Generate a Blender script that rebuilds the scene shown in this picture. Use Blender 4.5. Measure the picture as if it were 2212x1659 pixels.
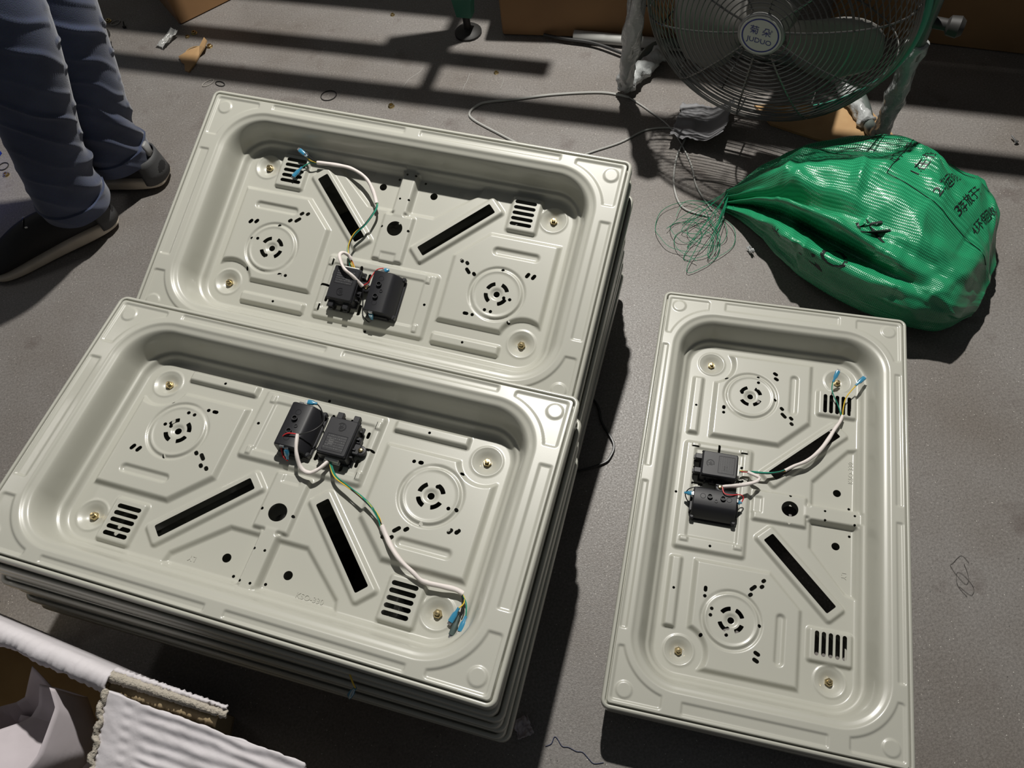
import bpy, math, random
import numpy as np
from mathutils import Vector, Matrix

random.seed(7); rng = np.random.default_rng(7)
scene = bpy.context.scene
for o in list(bpy.data.objects): bpy.data.objects.remove(o)
col = scene.collection
PI = math.pi

# ------------------------------------------------------------------ camera
FPX = 1671.63
cd = bpy.data.cameras.new('camera'); cam = bpy.data.objects.new('camera', cd); col.objects.link(cam)
cd.sensor_width = 36.0; cd.lens = FPX * 36.0 / 2212.0; cd.clip_start = 0.01
CR = [(0.98306437, -0.15917638, -0.09081479), (0.1832606, 0.85386946, 0.48715758), (0.0, 0.49555003, -0.8685794)]
m = Matrix(((CR[0][0], CR[1][0], -CR[2][0], 0), (CR[0][1], CR[1][1], -CR[2][1], 0), (CR[0][2], CR[1][2], -CR[2][2], 1.25), (0, 0, 0, 1)))
cam.matrix_world = m
scene.camera = cam

# ------------------------------------------------------------------ light
world = bpy.data.worlds.new('world'); scene.world = world; world.use_nodes = True
bg = world.node_tree.nodes['Background']; bg.inputs[0].default_value = (0.86, 0.93, 1.0, 1); bg.inputs[1].default_value = 0.055
LAMP = (0.40, 1.75, 2.30)
def light(name, kind, loc, energy, color=(1, 1, 1), size=0.05, target=None, sy=None):
    l = bpy.data.lights.new(name, kind); l.energy = energy; l.color = color
    if kind == 'AREA':
        l.size = size
        if sy: l.shape = 'RECTANGLE'; l.size_y = sy
    else: l.shadow_soft_size = size
    o = bpy.data.objects.new(name, l); col.objects.link(o); o.location = loc
    if target: o.rotation_euler = (Vector(target) - Vector(loc)).to_track_quat('-Z', 'Y').to_euler()
    return o
light('work_lamp', 'POINT', LAMP, 290.0, (1.0, 0.97, 0.91), 0.03)
light('ceiling_lamp', 'AREA', (-2.4, 2.6, 3.4), 7.0, (1.0, 0.95, 0.9), 1.2, (0, 1.0, 0), 0.15)
vs = scene.view_settings
vs.view_transform = 'Standard'; vs.look = 'None'; vs.gamma = 1.0; vs.use_curve_mapping = False
vs.exposure = 0.0

# ------------------------------------------------------------------ helpers
def mat(name, color, rough=0.5, metal=0.0, spec=0.5, noise=None, bump=None, trans=0.0, alpha=1.0, coat=0.0, sheen=0.0):
    """noise=(scale, second colour, amount); bump=(scale, strength, distance)"""
    m = bpy.data.materials.new(name); m.use_nodes = True
    nt = m.node_tree; b = nt.nodes['Principled BSDF']
    b.inputs['Base Color'].default_value = (*color, 1); b.inputs['Roughness'].default_value = rough
    b.inputs['Metallic'].default_value = metal; b.inputs['Specular IOR Level'].default_value = spec
    b.inputs['Transmission Weight'].default_value = trans; b.inputs['Alpha'].default_value = alpha
    b.inputs['Coat Weight'].default_value = coat; b.inputs['Sheen Weight'].default_value = sheen
    tc = nt.nodes.new('ShaderNodeTexCoord')
    if noise:
        n = nt.nodes.new('ShaderNodeTexNoise'); n.inputs['Scale'].default_value = noise[0]; n.inputs['Detail'].default_value = 5
        nt.links.new(tc.outputs['Object'], n.inputs['Vector'])
        r = nt.nodes.new('ShaderNodeValToRGB'); r.color_ramp.elements[0].position = 0.5 - 0.5 * noise[2]; r.color_ramp.elements[1].position = 0.5 + 0.5 * noise[2]
        r.color_ramp.elements[0].color = (*color, 1); r.color_ramp.elements[1].color = (*noise[1], 1)
        nt.links.new(n.outputs['Fac'], r.inputs[0]); nt.links.new(r.outputs[0], b.inputs['Base Color'])
    if bump:
        n = nt.nodes.new('ShaderNodeTexNoise'); n.inputs['Scale'].default_value = bump[0]; n.inputs['Detail'].default_value = 3
        nt.links.new(tc.outputs['Object'], n.inputs['Vector'])
        bp = nt.nodes.new('ShaderNodeBump'); bp.inputs['Strength'].default_value = bump[1]; bp.inputs['Distance'].default_value = bump[2]
        nt.links.new(n.outputs['Fac'], bp.inputs['Height']); nt.links.new(bp.outputs[0], b.inputs['Normal'])
    return m

def mk(name, verts, faces, material, parent=None, smooth=True, flat_angle=None, kind=None):
    me = bpy.data.meshes.new(name)
    verts = np.asarray(verts, dtype=np.float64)
    me.from_pydata(verts.tolist() if len(verts) < 2000 else [tuple(v) for v in verts.tolist()], [], [tuple(f) for f in faces])
    me.update()
    if smooth:
        me.polygons.foreach_set('use_smooth', np.ones(len(me.polygons), dtype=bool))
        if flat_angle: 
            try: me.set_sharp_from_angle(angle=math.radians(flat_angle))
            except Exception: pass
    if material: me.materials.append(material)
    o = bpy.data.objects.new(name, me); col.objects.link(o)
    if parent: o.parent = parent
    if kind: o['kind'] = kind
    return o
def tag(o, label, cat, group=None):
    o['label'] = label; o['category'] = cat
    if group: o['group'] = group
    return o
def empty(name, loc=(0, 0, 0), rot=None):
    o = bpy.data.objects.new(name, None); col.objects.link(o); o.location = loc; o.empty_display_size = 0.05
    if rot: o.rotation_euler = rot
    return o
def copy_tree(o, parent=None):
    c = o.copy(); col.objects.link(c); c.parent = parent
    for ch in o.children: copy_tree(ch, c)
    return c

class MB:
    def __init__(s): s.v = []; s.f = []
    def add(s, v, f):
        n = len(s.v); s.v += [tuple(map(float, p)) for p in v]; s.f += [tuple(i + n for i in q) for q in f]; return s
    def build(s, name, material, parent=None, smooth=True, flat=35): return mk(name, s.v, s.f, material, parent, smooth, flat)
def box_g(c, h, bev=0.0, M=None, taper=1.0):
    """bevelled box: chamfered all edges. c centre, h half sizes; taper scales the top"""
    hx, hy, hz = h; b = min(bev, hx * .9, hy * .9, hz * .9)
    if b <= 0:
        v = [(sx * hx * (taper if sz > 0 else 1), sy * hy * (taper if sz > 0 else 1), sz * hz) for sz in (-1, 1) for sy in (-1, 1) for sx in (-1, 1)]
        f = [(0, 2, 3, 1), (4, 5, 7, 6), (0, 1, 5, 4), (2, 6, 7, 3), (0, 4, 6, 2), (1, 3, 7, 5)]
    else:
        def ring(z, ix, iy, t):
            x, y = (hx - ix) * t, (hy - iy) * t; bb = b
            return [(x - bb, -y, z), (x, -y + bb, z), (x, y - bb, z), (x - bb, y, z), (-x + bb, y, z), (-x, y - bb, z), (-x, -y + bb, z), (-x + bb, -y, z)]
        r0 = ring(-hz, b, b, 1); r1 = ring(-hz + b, 0, 0, 1); r2 = ring(hz - b, 0, 0, taper); r3 = ring(hz, b, b, taper)
        v = r0 + r1 + r2 + r3; f = [tuple(range(7, -1, -1)), tuple(range(24, 32))]
        for k in range(3):
            for i in range(8): j = (i + 1) % 8; f.append((k * 8 + i, k * 8 + j, k * 8 + 8 + j, k * 8 + 8 + i))
    v = [Vector(p) for p in v]
    if M is not None: v = [M @ p for p in v]
    c = Vector(c)
    return [p + c for p in v], f
def lathe_g(profile, seg=24, M=None, c=(0, 0, 0), cap0=True, cap1=True):
    v = []; f = []
    for r, z in profile:
        for i in range(seg):
            a = 2 * PI * i / seg; v.append(Vector((r * math.cos(a), r * math.sin(a), z)))
    n = len(profile)
    for k in range(n - 1):
        for i in range(seg):
            j = (i + 1) % seg; f.append((k * seg + i, k * seg + j, (k + 1) * seg + j, (k + 1) * seg + i))
    if cap0: f.append(tuple(range(seg - 1, -1, -1)))
    if cap1: f.append(tuple((n - 1) * seg + i for i in range(seg)))
    if M is not None: v = [M @ p for p in v]
    c = Vector(c)
    return [p + c for p in v], f
def spline(pts, n=8, closed=False):
    P = [np.array(p, float) for p in pts]; out = []
    N = len(P)
    rngs = range(N) if closed else range(N - 1)
    for i in rngs:
        if closed: p0, p1, p2, p3 = P[i - 1], P[i], P[(i + 1) % N], P[(i + 2) % N]
        else: p0, p1, p2, p3 = P[max(i - 1, 0)], P[i], P[i + 1], P[min(i + 2, N - 1)]
        for k in range(n):
            t = k / n
            out.append(0.5 * ((2 * p1) + (-p0 + p2) * t + (2 * p0 - 5 * p1 + 4 * p2 - p3) * t * t + (-p0 + 3 * p1 - 3 * p2 + p3) * t ** 3))
    if not closed: out.append(P[-1])
    return out
def tube_g(pts, r, seg=8, closed=False, n=6, smooth=True, radfn=None):
    P = spline(pts, n, closed) if smooth else [np.array(p, float) for p in pts]
    N = len(P); T = []
    for i in range(N):
        a = P[(i + 1) % N] if (closed or i < N - 1) else P[i]; b = P[i - 1] if (closed or i > 0) else P[i]
        t = a - b; T.append(t / (np.linalg.norm(t) + 1e-12))
    u = np.cross(T[0], [0, 0, 1.0])
    if np.linalg.norm(u) < 1e-4: u = np.cross(T[0], [1.0, 0, 0])
    u /= np.linalg.norm(u); v = []; f = []
    for i in range(N):
        u = u - (u @ T[i]) * T[i]; u /= np.linalg.norm(u) + 1e-12; w = np.cross(T[i], u)
        for k in range(seg):
            a = 2 * PI * k / seg; rr = r if radfn is None else radfn(i / max(N - 1, 1), a)
            v.append(P[i] + rr * (math.cos(a) * u + math.sin(a) * w))
    for i in range(N if closed else N - 1):
        i2 = (i + 1) % N
        for k in range(seg):
            k2 = (k + 1) % seg; f.append((i * seg + k, i * seg + k2, i2 * seg + k2, i2 * seg + k))
    if not closed: f.append(tuple(range(seg - 1, -1, -1))); f.append(tuple((N - 1) * seg + k for k in range(seg)))
    return v, f
def tube(name, pts, r, material, parent=None, **k):
    v, f = tube_g(pts, r, **k); return mk(name, v, f, material, parent, True, 50)
def prism_g(poly, z0, z1):
    n = len(poly); v = [(x, y, z0) for x, y in poly] + [(x, y, z1) for x, y in poly]
    f = [tuple(range(n - 1, -1, -1)), tuple(range(n, 2 * n))] + [(i, (i + 1) % n, n + (i + 1) % n, n + i) for i in range(n)]
    return v, f
def text_g(s, size=1.0, extrude=0.0, align='CENTER'):
    cu = bpy.data.curves.new('t', 'FONT'); cu.body = s; cu.size = size; cu.extrude = extrude; cu.align_x = align; cu.align_y = 'CENTER'; cu.resolution_u = 3
    o = bpy.data.objects.new('t', cu); col.objects.link(o)
    dg = bpy.context.evaluated_depsgraph_get(); me = o.evaluated_get(dg).to_mesh()
    v = [tuple(p.co) for p in me.vertices]; f = [tuple(p.vertices) for p in me.polygons]
    o.evaluated_get(dg).to_mesh_clear(); bpy.data.objects.remove(o); bpy.data.curves.remove(cu)
    return v, f
def fbm(x, y, z=0.0, s=1.0, oct=3):
    from mathutils import noise
    return noise.fractal(Vector((x * s, y * s, z * s)), 0.9, 2.0, oct)

# ------------------------------------------------------------------ materials
PAINT = mat('grey_enamel', (0.43, 0.427, 0.375), 0.36, 0, 0.5, bump=(900, 0.05, 0.0006), coat=0.35)
PAINT.node_tree.nodes['Principled BSDF'].inputs['Coat Roughness'].default_value = 0.12
BLACKP = mat('black_plastic', (0.016, 0.016, 0.019), 0.42, 0, 0.4, bump=(2500, 0.12, 0.0003))
BLACKG = mat('black_gloss_plastic', (0.01, 0.01, 0.011), 0.25)
PRINT = mat('laser_print', (0.06, 0.06, 0.062), 0.6)
SLEEVE = mat('white_glass_sleeve', (0.72, 0.66, 0.63), 0.55, bump=(1800, 0.3, 0.0005))
RED = mat('red_wire', (0.62, 0.03, 0.035), 0.35)
YEL = mat('yellow_wire', (0.75, 0.5, 0.04), 0.35)
GRN = mat('green_wire', (0.02, 0.24, 0.16), 0.35)
BLK = mat('black_wire', (0.012, 0.012, 0.013), 0.35)
BLUEC = mat('blue_translucent_sleeve', (0.05, 0.27, 0.45), 0.18, trans=0.25)
DARKC = mat('dark_green_sleeve', (0.05, 0.075, 0.07), 0.45)
ZINC = mat('yellow_zinc', (0.62, 0.5, 0.28), 0.25, 1.0)
STEEL = mat('bright_steel', (0.65, 0.65, 0.66), 0.25, 1.0)
WHITEP = mat('white_plastic', (0.7, 0.7, 0.66), 0.4)
CARD = mat('brown_cardboard', (0.30, 0.165, 0.07), 0.8, noise=(9, (0.23, 0.125, 0.055), 0.6), bump=(60, 0.1, 0.002))
CARDL = mat('light_cardboard', (0.42, 0.27, 0.13), 0.8, noise=(20, (0.34, 0.2, 0.09), 0.5))
TAPE = mat('packing_tape', (0.38, 0.2, 0.07), 0.25)
GREEN = mat('green_enamel', (0.035, 0.15, 0.10), 0.4, bump=(40, 0.08, 0.002))
BLUEB = mat('blue_plastic', (0.02, 0.06, 0.55), 0.35)
INK = mat('black_ink', (0.01, 0.012, 0.012), 0.45)
BLUEI = mat('blue_ink', (0.02, 0.03, 0.22), 0.5)
RUBBER = mat('black_rubber', (0.015, 0.014, 0.013), 0.6)
WOOD = mat('pallet_wood', (0.2, 0.13, 0.075), 0.8, noise=(14, (0.13, 0.085, 0.05), 0.6))

def floor_material():
    m = bpy.data.materials.new('painted_concrete'); m.use_nodes = True
    nt = m.node_tree; b = nt.nodes['Principled BSDF']; L = nt.links.new; N = nt.nodes.new
    tc = N('ShaderNodeTexCoord')
    def noise(s, d=4, r=0.55):
        n = N('ShaderNodeTexNoise'); n.inputs['Scale'].default_value = s; n.inputs['Detail'].default_value = d; n.inputs['Roughness'].default_value = r
        L(tc.outputs['Object'], n.inputs['Vector']); return n
    def ramp(src, p0, p1, c0, c1):
        r = N('ShaderNodeValToRGB'); r.color_ramp.elements[0].position = p0; r.color_ramp.elements[1].position = p1
        r.color_ramp.elements[0].color = (*c0, 1); r.color_ramp.elements[1].color = (*c1, 1); L(src, r.inputs[0]); return r
    def mix(a, bb, fac, mode='MIX'):
        x = N('ShaderNodeMix'); x.data_type = 'RGBA'; x.blend_type = mode
        if isinstance(fac, float): x.inputs[0].default_value = fac
        else: L(fac, x.inputs[0])
        for k, s in ((6, a), (7, bb)):
            if isinstance(s, tuple): x.inputs[k].default_value = (*s, 1)
            else: L(s, x.inputs[k])
        return x.outputs[2]
    base = ramp(noise(260, 3, 0.7).outputs['Fac'], 0.3, 0.72, (0.145, 0.134, 0.125), (0.265, 0.248, 0.235)).outputs[0]
    blot = ramp(noise(3.0, 6).outputs['Fac'], 0.42, 0.68, (1, 1, 1), (0.78, 0.74, 0.70)).outputs[0]
    base = mix(base, blot, 1.0, 'MULTIPLY')
    st = ramp(noise(11, 5).outputs['Fac'], 0.60, 0.72, (0, 0, 0), (1, 1, 1)).outputs[0]
    base = mix(base, (0.085, 0.062, 0.055), mix((0, 0, 0), (0.45, 0.45, 0.45), st))
    # pale and dark grains
    v = N('ShaderNodeTexVoronoi'); v.inputs['Scale'].default_value = 150; L(tc.outputs['Object'], v.inputs['Vector'])
    g = ramp(v.outputs['Distance'], 0.07, 0.13, (1, 1, 1), (0, 0, 0)).outputs[0]
    wn = ramp(noise(40, 2).outputs['Fac'], 0.50, 0.58, (0, 0, 0), (1, 1, 1)).outputs[0]
    base = mix(base, (0.62, 0.59, 0.54), mix((0, 0, 0), g, wn))
    v2 = N('ShaderNodeTexVoronoi'); v2.inputs['Scale'].default_value = 95; L(tc.outputs['Object'], v2.inputs['Vector'])
    g2 = ramp(v2.outputs['Distance'], 0.05, 0.12, (0.8, 0.8, 0.8), (0, 0, 0)).outputs[0]
    base = mix(base, (0.03, 0.03, 0.03), mix((0, 0, 0), g2, ramp(noise(30, 2).outputs['Fac'], 0.55, 0.6, (0, 0, 0), (1, 1, 1)).outputs[0]))
    L(base, b.inputs['Base Color'])
    rr = ramp(noise(300, 2, 0.8).outputs['Fac'], 0.3, 0.7, (0.34, 0.34, 0.34), (0.60, 0.60, 0.60)).outputs[0]
    L(rr, b.inputs['Roughness']); b.inputs['Specular IOR Level'].default_value = 0.45
    bp = N('ShaderNodeBump'); bp.inputs['Strength'].default_value = 0.35; bp.inputs['Distance'].default_value = 0.0012
    L(noise(420, 2, 0.7).outputs['Fac'], bp.inputs['Height']); L(bp.outputs[0], b.inputs['Normal'])
    return m
FLOORM = floor_material()
WALLM = mat('factory_wall', (0.35, 0.35, 0.33), 0.8, noise=(2, (0.28, 0.28, 0.27), 0.5))

# ------------------------------------------------------------------ the room
fl = mk('floor', *box_g((0, 1.5, -0.05), (4.5, 4.5, 0.05)), FLOORM, smooth=False); fl['kind'] = 'structure'
wb = mk('wall_back', *box_g((0, 6.06, 1.75), (4.5, 0.06, 1.75)), WALLM, smooth=False); wb['kind'] = 'structure'
wr = mk('wall_right', *box_g((4.56, 1.5, 1.75), (0.06, 4.5, 1.75)), WALLM, smooth=False); wr['kind'] = 'structure'

# ------------------------------------------------------------------ hob trays
# local frame in millimetres: x along the long side, y towards the vents, z = 0 at the flange
def rrect(x, y, cx, cy, hx, hy, r):
    qx = np.abs(x - cx) - hx + r; qy = np.abs(y - cy) - hy + r
    return np.minimum(np.maximum(qx, qy), 0) + np.hypot(np.maximum(qx, 0), np.maximum(qy, 0)) - r
def stad(x, y, ax, ay, bx, by, r):
    dx, dy = bx - ax, by - ay; L = dx * dx + dy * dy + 1e-9
    t = np.clip(((x - ax) * dx + (y - ay) * dy) / L, 0, 1)
    return np.hypot(x - ax - t * dx, y - ay - t * dy) - r
def polyd(x, y, P):
    d = np.full_like(x, 1e9); ins = np.zeros(x.shape, bool); n = len(P)
    for i in range(n):
        ax, ay = P[i]; bx, by = P[(i + 1) % n]
        d = np.minimum(d, stad(x, y, ax, ay, bx, by, 0))
        c = ((ay > y) != (by > y)) & (x < (bx - ax) * (y - ay) / (by - ay + 1e-12) + ax); ins ^= c
    return np.where(ins, -d, d)
def up(d, w): t = np.clip(-d / w, 0, 1); return t * t * (3 - 2 * t)
def rot(x, y, cx, cy, a):
    c, s = math.cos(a), math.sin(a); return (x - cx) * c + (y - cy) * s, -(x - cx) * s + (y - cy) * c
WELL_D = [-60, -25, -21, -18, -13, -11.5, -6, -3, 0, 6.5, 10, 60]
WELL_Z = [-57, -57, -54, -47.5, -45.5, -43, -17, -9, -5, -2.8, 0, 0]
_dd = np.linspace(-60, 60, 1201); _zz = np.interp(_dd, WELL_D, WELL_Z); _k = np.hanning(35); _k /= _k.sum()
_zz = np.convolve(np.pad(_zz, 17, mode='edge'), _k, mode='valid')
SLOT_A = math.radians(45.3)
SCREWS = [(-251.6, -105), (251.6, -105), (-251.7, 110.4), (251.7, 110.4)]
def tray_z(x, y):
    dm = rrect(x, y, 0, 0, 310, 168, 62)
    z = np.interp(dm, _dd, _zz)
    ax, ay = np.abs(x), np.abs(y)
    # flange: corner panels, side panels, corner pads
    cp = np.maximum(rrect(ax, ay, 308.7, 159, 38.7, 36, 5), -(dm - 19))
    z = z - 2.2 * up(cp, 3.2) + 1.6 * up(np.hypot(ax - 330.6, ay - 176.7) - 12.5, 2.6)
    z = z - 2.2 * up(rrect(ax, ay, 130, 190.5, 118, 5.8, 3), 3)
    z = z - 2.2 * up(rrect(ax, ay, 339, 0, 9.3, 98, 3), 3)
    inn = dm < -10
    def blend(z, d, w, h): t = up(d, w); return z * (1 - t) + h * t
    zi = z
    # low trapezoid at the back around the rail
    tz = polyd(x, y, [(-58, 72), (-124, 128), (-128, 146), (128, 146), (124, 128), (58, 72)])
    zi = blend(zi, tz, 7, -63)
    # burner plates
    pl = polyd(ax, y, [(106, -98), (224, -98), (277, -77), (277, 69), (157, 69), (106, 19)])
    pl = np.maximum(pl, -(np.hypot(ax - 251.6, y + 105) - 35)) - 0
    zi = blend(zi, pl, 8, -49.5)
    # front strips, vent pads, slot frames, central pads
    zi = blend(zi, rrect(ax, y, 164.5, -124.5, 58, 11, 5), 6, -49.5)
    zi = blend(zi, rrect(ax, y, 204, 108.5, 27.5, 34, 7), 6, -50.5)
    sx, sy = rot(ax, y, 101, 60.2, SLOT_A)
    zi = blend(zi, rrect(sx, sy, 0, 0, 84, 20, 8), 6, -51.5)
    zi = blend(zi, rrect(x, y, 1, -77.5, 97, 58, 8), 7, -51)
    zi = blend(zi, rrect(x, y, -3.5, -76, 80, 41, 5), 4, -53.5)
    zi = blend(zi, rrect(x, y, 1, 26, 28.5, 44, 5), 6, -51)
    zi = blend(zi, rrect(x, y, 1, -9, 15, 9, 3), 4, -53)
    zi = blend(zi, rrect(x, y, -1, 108, 17, 41, 3), 7, -50.5)
    zi = blend(zi, rrect(x, y, -1, 108, 11, 46, 2), 4, -50.5)
    for tx, ty in ((-87, -116), (-87, -36), (80, -118), (80, -34)):
        zi = zi + 2.6 * up(rrect(x, y, tx, ty, 4.5, 7, 1.5), 2.0)
    # burner seats
    r = np.hypot(ax - 194, y + 34.5); th = np.arctan2(y + 34.5, ax - 194)
    gap = 0.35 + 0.65 * np.clip((np.abs(((th - 0.9) % (2 * PI)) - PI) - 0.25) / 0.4, 0, 1)
    zi = zi - 2.3 * gap * np.exp(-((r - 43) / 2.6) ** 4)
    zi = zi + 1.2 * np.exp(-((r - 38) / 2.2) ** 2) * gap
    zi = zi - 2.6 * up(r - 11, 6)
    zi = zi - 4.2 * up(stad(ax, y, 177, 37, 240, 37, 8), 5)
    # screw dishes
    for cx, cy in SCREWS:
        d = np.hypot(x - cx, y - cy)
        zi = zi - 7.0 * up(d - 20.5, 15) + 1.3 * np.exp(-((d - 21.6) / 1.6) ** 2)
    w = np.clip((-dm - 14) / 6, 0, 1)
    return z * (1 - w) + zi * w
def tray_holes(x, y, small=True):
    """negative inside a hole"""
    ax = np.abs(x); h = np.full_like(x, 1e3)
    def u(d): np.minimum(h, d, out=h)
    sx, sy = rot(ax, y, 101, 60.2, SLOT_A); u(rrect(sx, sy, 0, 0, 69 if small else 82, 9.3 if small else 24, 2))
    for yy in (89.5, 99.2, 109, 118.8, 128.5): u(stad(ax, y, 187, yy, 217, yy, 3.1))
    u(np.hypot(x, y - 41.5) - 13)
    u(np.hypot(ax - 45, y - 115.3) - 6.2)
    if not small:
        u(np.hypot(ax - 194, y + 34.5) - 25); u(rrect(ax, y, 203, 107, 14, 24, 3)); return h
    for px in (-22.5, 23.5): u(np.hypot(x - px, y - 41.5) - 2.3)
    u(np.hypot(ax - 161.4, y + 123.6) - 2.2)
    for px, py, rr in ((-6, 95, 2), (9, 95.5, 2), (-6, 140, 2), (9, 140, 2), (-21, 134, 2.2), (25, 135.5, 2.2), (85, -76, 2.3), (1, -138.5, 2.3)): u(np.hypot(x - px, y - py) - rr)
    R = np.hypot(ax - 194, y + 34.5); th = np.arctan2(y + 34.5, ax - 194); u(R - 5)
    for a in (48, 135, 212, 313):
        a = math.radians(a); da = np.abs((th - a + PI) % (2 * PI) - PI)
        u(np.maximum(np.abs(R - 17) - 3.2, (da - 0.45) * R))
    for px, py, qx, qy, rr in ((-225, -77, -225, -77, 3), (-234, -24, -234, -24, 2.8), (-223, -23, -223, -23, 2.8), (-246, 3, -244, 6, 3), (-236, 5, -234, 8, 3),
            (-166, -77, -164, -77, 3), (-155, -76.5, -155, -76.5, 2.8), (-194, 7, -194, 7, 2.8), (-179, 18, -177, 20, 2.9), (-168, 20, -163, 25, 2.9), (-163, 34, -161, 36, 2.9), (-152.5, 35.5, -151, 37, 2.9),
            (-199, -49, -199, -49, 3), (152, -76, 156, -76, 2.8), (165, -76, 165, -76, 2.8), (182, -64, 182, -64, 2.8), (192, -65, 192, -65, 2.8), (224, -76, 224, -76, 2.8), (207, -38.5, 207, -38.5, 2.8), (217, -39.5, 217, -39.5, 2.8),
            (194, 7, 194, 7, 2.8), (234, 4, 236, 8, 3), (244, 3, 246, 7, 3), (151, -10, 149.5, -8.5, 2.9), (141.5, -8.5, 136.5, -3.5, 2.9), (135.5, 6, 134, 7.5, 2.9), (126, 8, 124.5, 9.5, 2.9),
            (-93, -77, -78, -77, 2), (-17, -60, -17, -46, 2.6), (-17, -114, -17, -100, 2.6), (-77, -102, -77, -96, 2.4), (-77, -58, -77, -50, 2.4), (-58, -114, -58, -108, 2.3), (-46, -114, -46, -108, 2.3), (-34, -114, -34, -108, 2.3), (-58, -44, -58, -38, 2.3), (-34, -44, -34, -36, 2.6)):
        u(stad(x, y, px, py, qx, qy, rr))
    for tx, ty in ((-83.5, -116), (-83.5, -36)): u(rrect(x, y, tx, ty, 0.9, 6, 0.5))
    return h
OUTX, OUTY, OUTR = 360.0, 206.4, 13.0
RIM = [(9.3, 0.0), (8.7, -0.15), (8.25, -0.9), (8.05, -3.0), (7.95, -9.0), (6.15, -9.0), (6.05, -3.0), (5.75, -1.2), (4.9, -0.45), (3.4, -0.35), (1.9, -0.8), (0.7, -1.9), (0.1, -3.6), (0.0, -6.0), (0.0, -17.0), (0.7, -18.6), (2.2, -19.3), (6.0, -19.5)]
def rim_loop(d, z, n=7):
    hx, hy, r = OUTX - d, OUTY - d, max(OUTR - d, 1.0); out = []
    for cx, cy, a0 in ((hx - r, hy - r, 0), (-hx + r, hy - r, 90), (-hx + r, -hy + r, 180), (hx - r, -hy + r, 270)):
        for k in range(n + 1):
            a = math.radians(a0 + 90 * k / n); out.append((cx + r * math.cos(a), cy + r * math.sin(a), z))
    return out
def tray_mesh(name, step, small):
    nx = int(702 / step); ny = int(394 / step)
    gx = np.linspace(-351.5, 351.5, nx); gy = np.linspace(-197.9, 197.9, ny)
    X, Y = np.meshgrid(gx, gy, indexing='ij')
    def keep(x, y): return np.maximum(rrect(x, y, 0, 0, OUTX - 9.25, OUTY - 9.25, OUTR - 9.25), -tray_holes(x, y, small))
    V = keep(X, Y); inside = V < 0
    Z = tray_z(X, Y)
    idx = -np.ones(X.shape, int); idx[inside] = np.arange(inside.sum())
    verts = [np.stack([X[inside], Y[inside], Z[inside]], 1)]
    full = inside[:-1, :-1] & inside[1:, :-1] & inside[1:, 1:] & inside[:-1, 1:]
    I, J = np.nonzero(full)
    quads = np.stack([idx[I, J], idx[I + 1, J], idx[I + 1, J + 1], idx[I, J + 1]], 1).tolist()
    anyi = inside[:-1, :-1] | inside[1:, :-1] | inside[1:, 1:] | inside[:-1, 1:]
    I, J = np.nonzero(anyi & ~full)
    cross = {}; cpos = []; base = int(inside.sum()); polys = []
    for i, j in zip(I.tolist(), J.tolist()):
        c = [(i, j), (i + 1, j), (i + 1, j + 1), (i, j + 1)]; poly = []
        for k in range(4):
            a, b = c[k], c[(k + 1) % 4]; ia, ib = inside[a], inside[b]
            if ia: poly.append(int(idx[a]))
            if ia != ib:
                key = (a, b) if a < b else (b, a)
                if key not in cross:
                    va, vb = V[key[0]], V[key[1]]; t = va / (va - vb)
                    p, q = key
                    cpos.append((X[p] + t * (X[q] - X[p]), Y[p] + t * (Y[q] - Y[p]))); cross[key] = base + len(cpos) - 1
                poly.append(cross[key])
        if len(poly) >= 3: polys.append(poly)
    if cpos:
        cp = np.array(cpos); verts.append(np.stack([cp[:, 0], cp[:, 1], tray_z(cp[:, 0], cp[:, 1])], 1))
    nb = base + len(cpos)
    rim = []; rf = []
    L = None
    for k, (d, z) in enumerate(RIM):
        lp = rim_loop(d, z); L = len(lp); rim += lp
        if k:
            o0 = nb + (k - 1) * L; o1 = nb + k * L
            for i in range(L): j = (i + 1) % L; rf.append((o0 + i, o1 + i, o1 + j, o0 + j))
    verts.append(np.array(rim)); VV = np.concatenate(verts) * 0.001
    me = bpy.data.meshes.new(name); me.from_pydata(VV.tolist(), [], quads + polys + rf); me.update()
    me.polygons.foreach_set('use_smooth', np.ones(len(me.polygons), bool)); me.materials.append(PAINT)
    return me
ME_TOP = tray_mesh('tray_shell', 1.4, True)
ME_LOW = tray_mesh('stacked_tray', 3.2, False)

def mm(pts): return [(a * .001, b * .001, c * .001) for a, b, c in pts]
def spade(parent, p, d, material=BLUEC, L=26):
    """crimp connector with a flared insulating sleeve; p start, d direction (mm)"""
    d = Vector(d).normalized(); up_ = Vector((0, 0, 1)); s = d.cross(up_).normalized(); n = s.cross(d)
    sec = [(0, 1.9, 1.9), (L * .3, 2.1, 2.1), (L * .45, 3.6, 2.4), (L * .8, 3.9, 2.4), (L, 3.7, 2.2)]
    v = []; f = []; K = 10
    for t, a, b in sec:
        for k in range(K):
            an = 2 * PI * k / K; ca, sa = math.cos(an), math.sin(an)
            ca = math.copysign(abs(ca) ** .7, ca); sa = math.copysign(abs(sa) ** .7, sa)
            v.append((Vector(p) + d * t + s * a * ca + n * b * sa) * .001)
    for i in range(len(sec) - 1):
        for k in range(K): k2 = (k + 1) % K; f.append((i * K + k, i * K + k2, (i + 1) * K + k2, (i + 1) * K + k))
    f.append(tuple(range(K - 1, -1, -1))); f.append(tuple((len(sec) - 1) * K + k for k in range(K)))
    o = mk('spade_connector', v, f, material, parent, True, 50)
    b = MB()
    Mx = Matrix((s, d, n)).transposed()
    b.add([q * .001 for q in box_g(Vector(p) + d * (L + 1.5), (2.6, 2.2, 0.6), 0.2, Mx)[0]], box_g((0, 0, 0), (1, 1, 1), 0.2)[1])
    b.build('metal_tab', STEEL, o)
    return o

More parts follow.
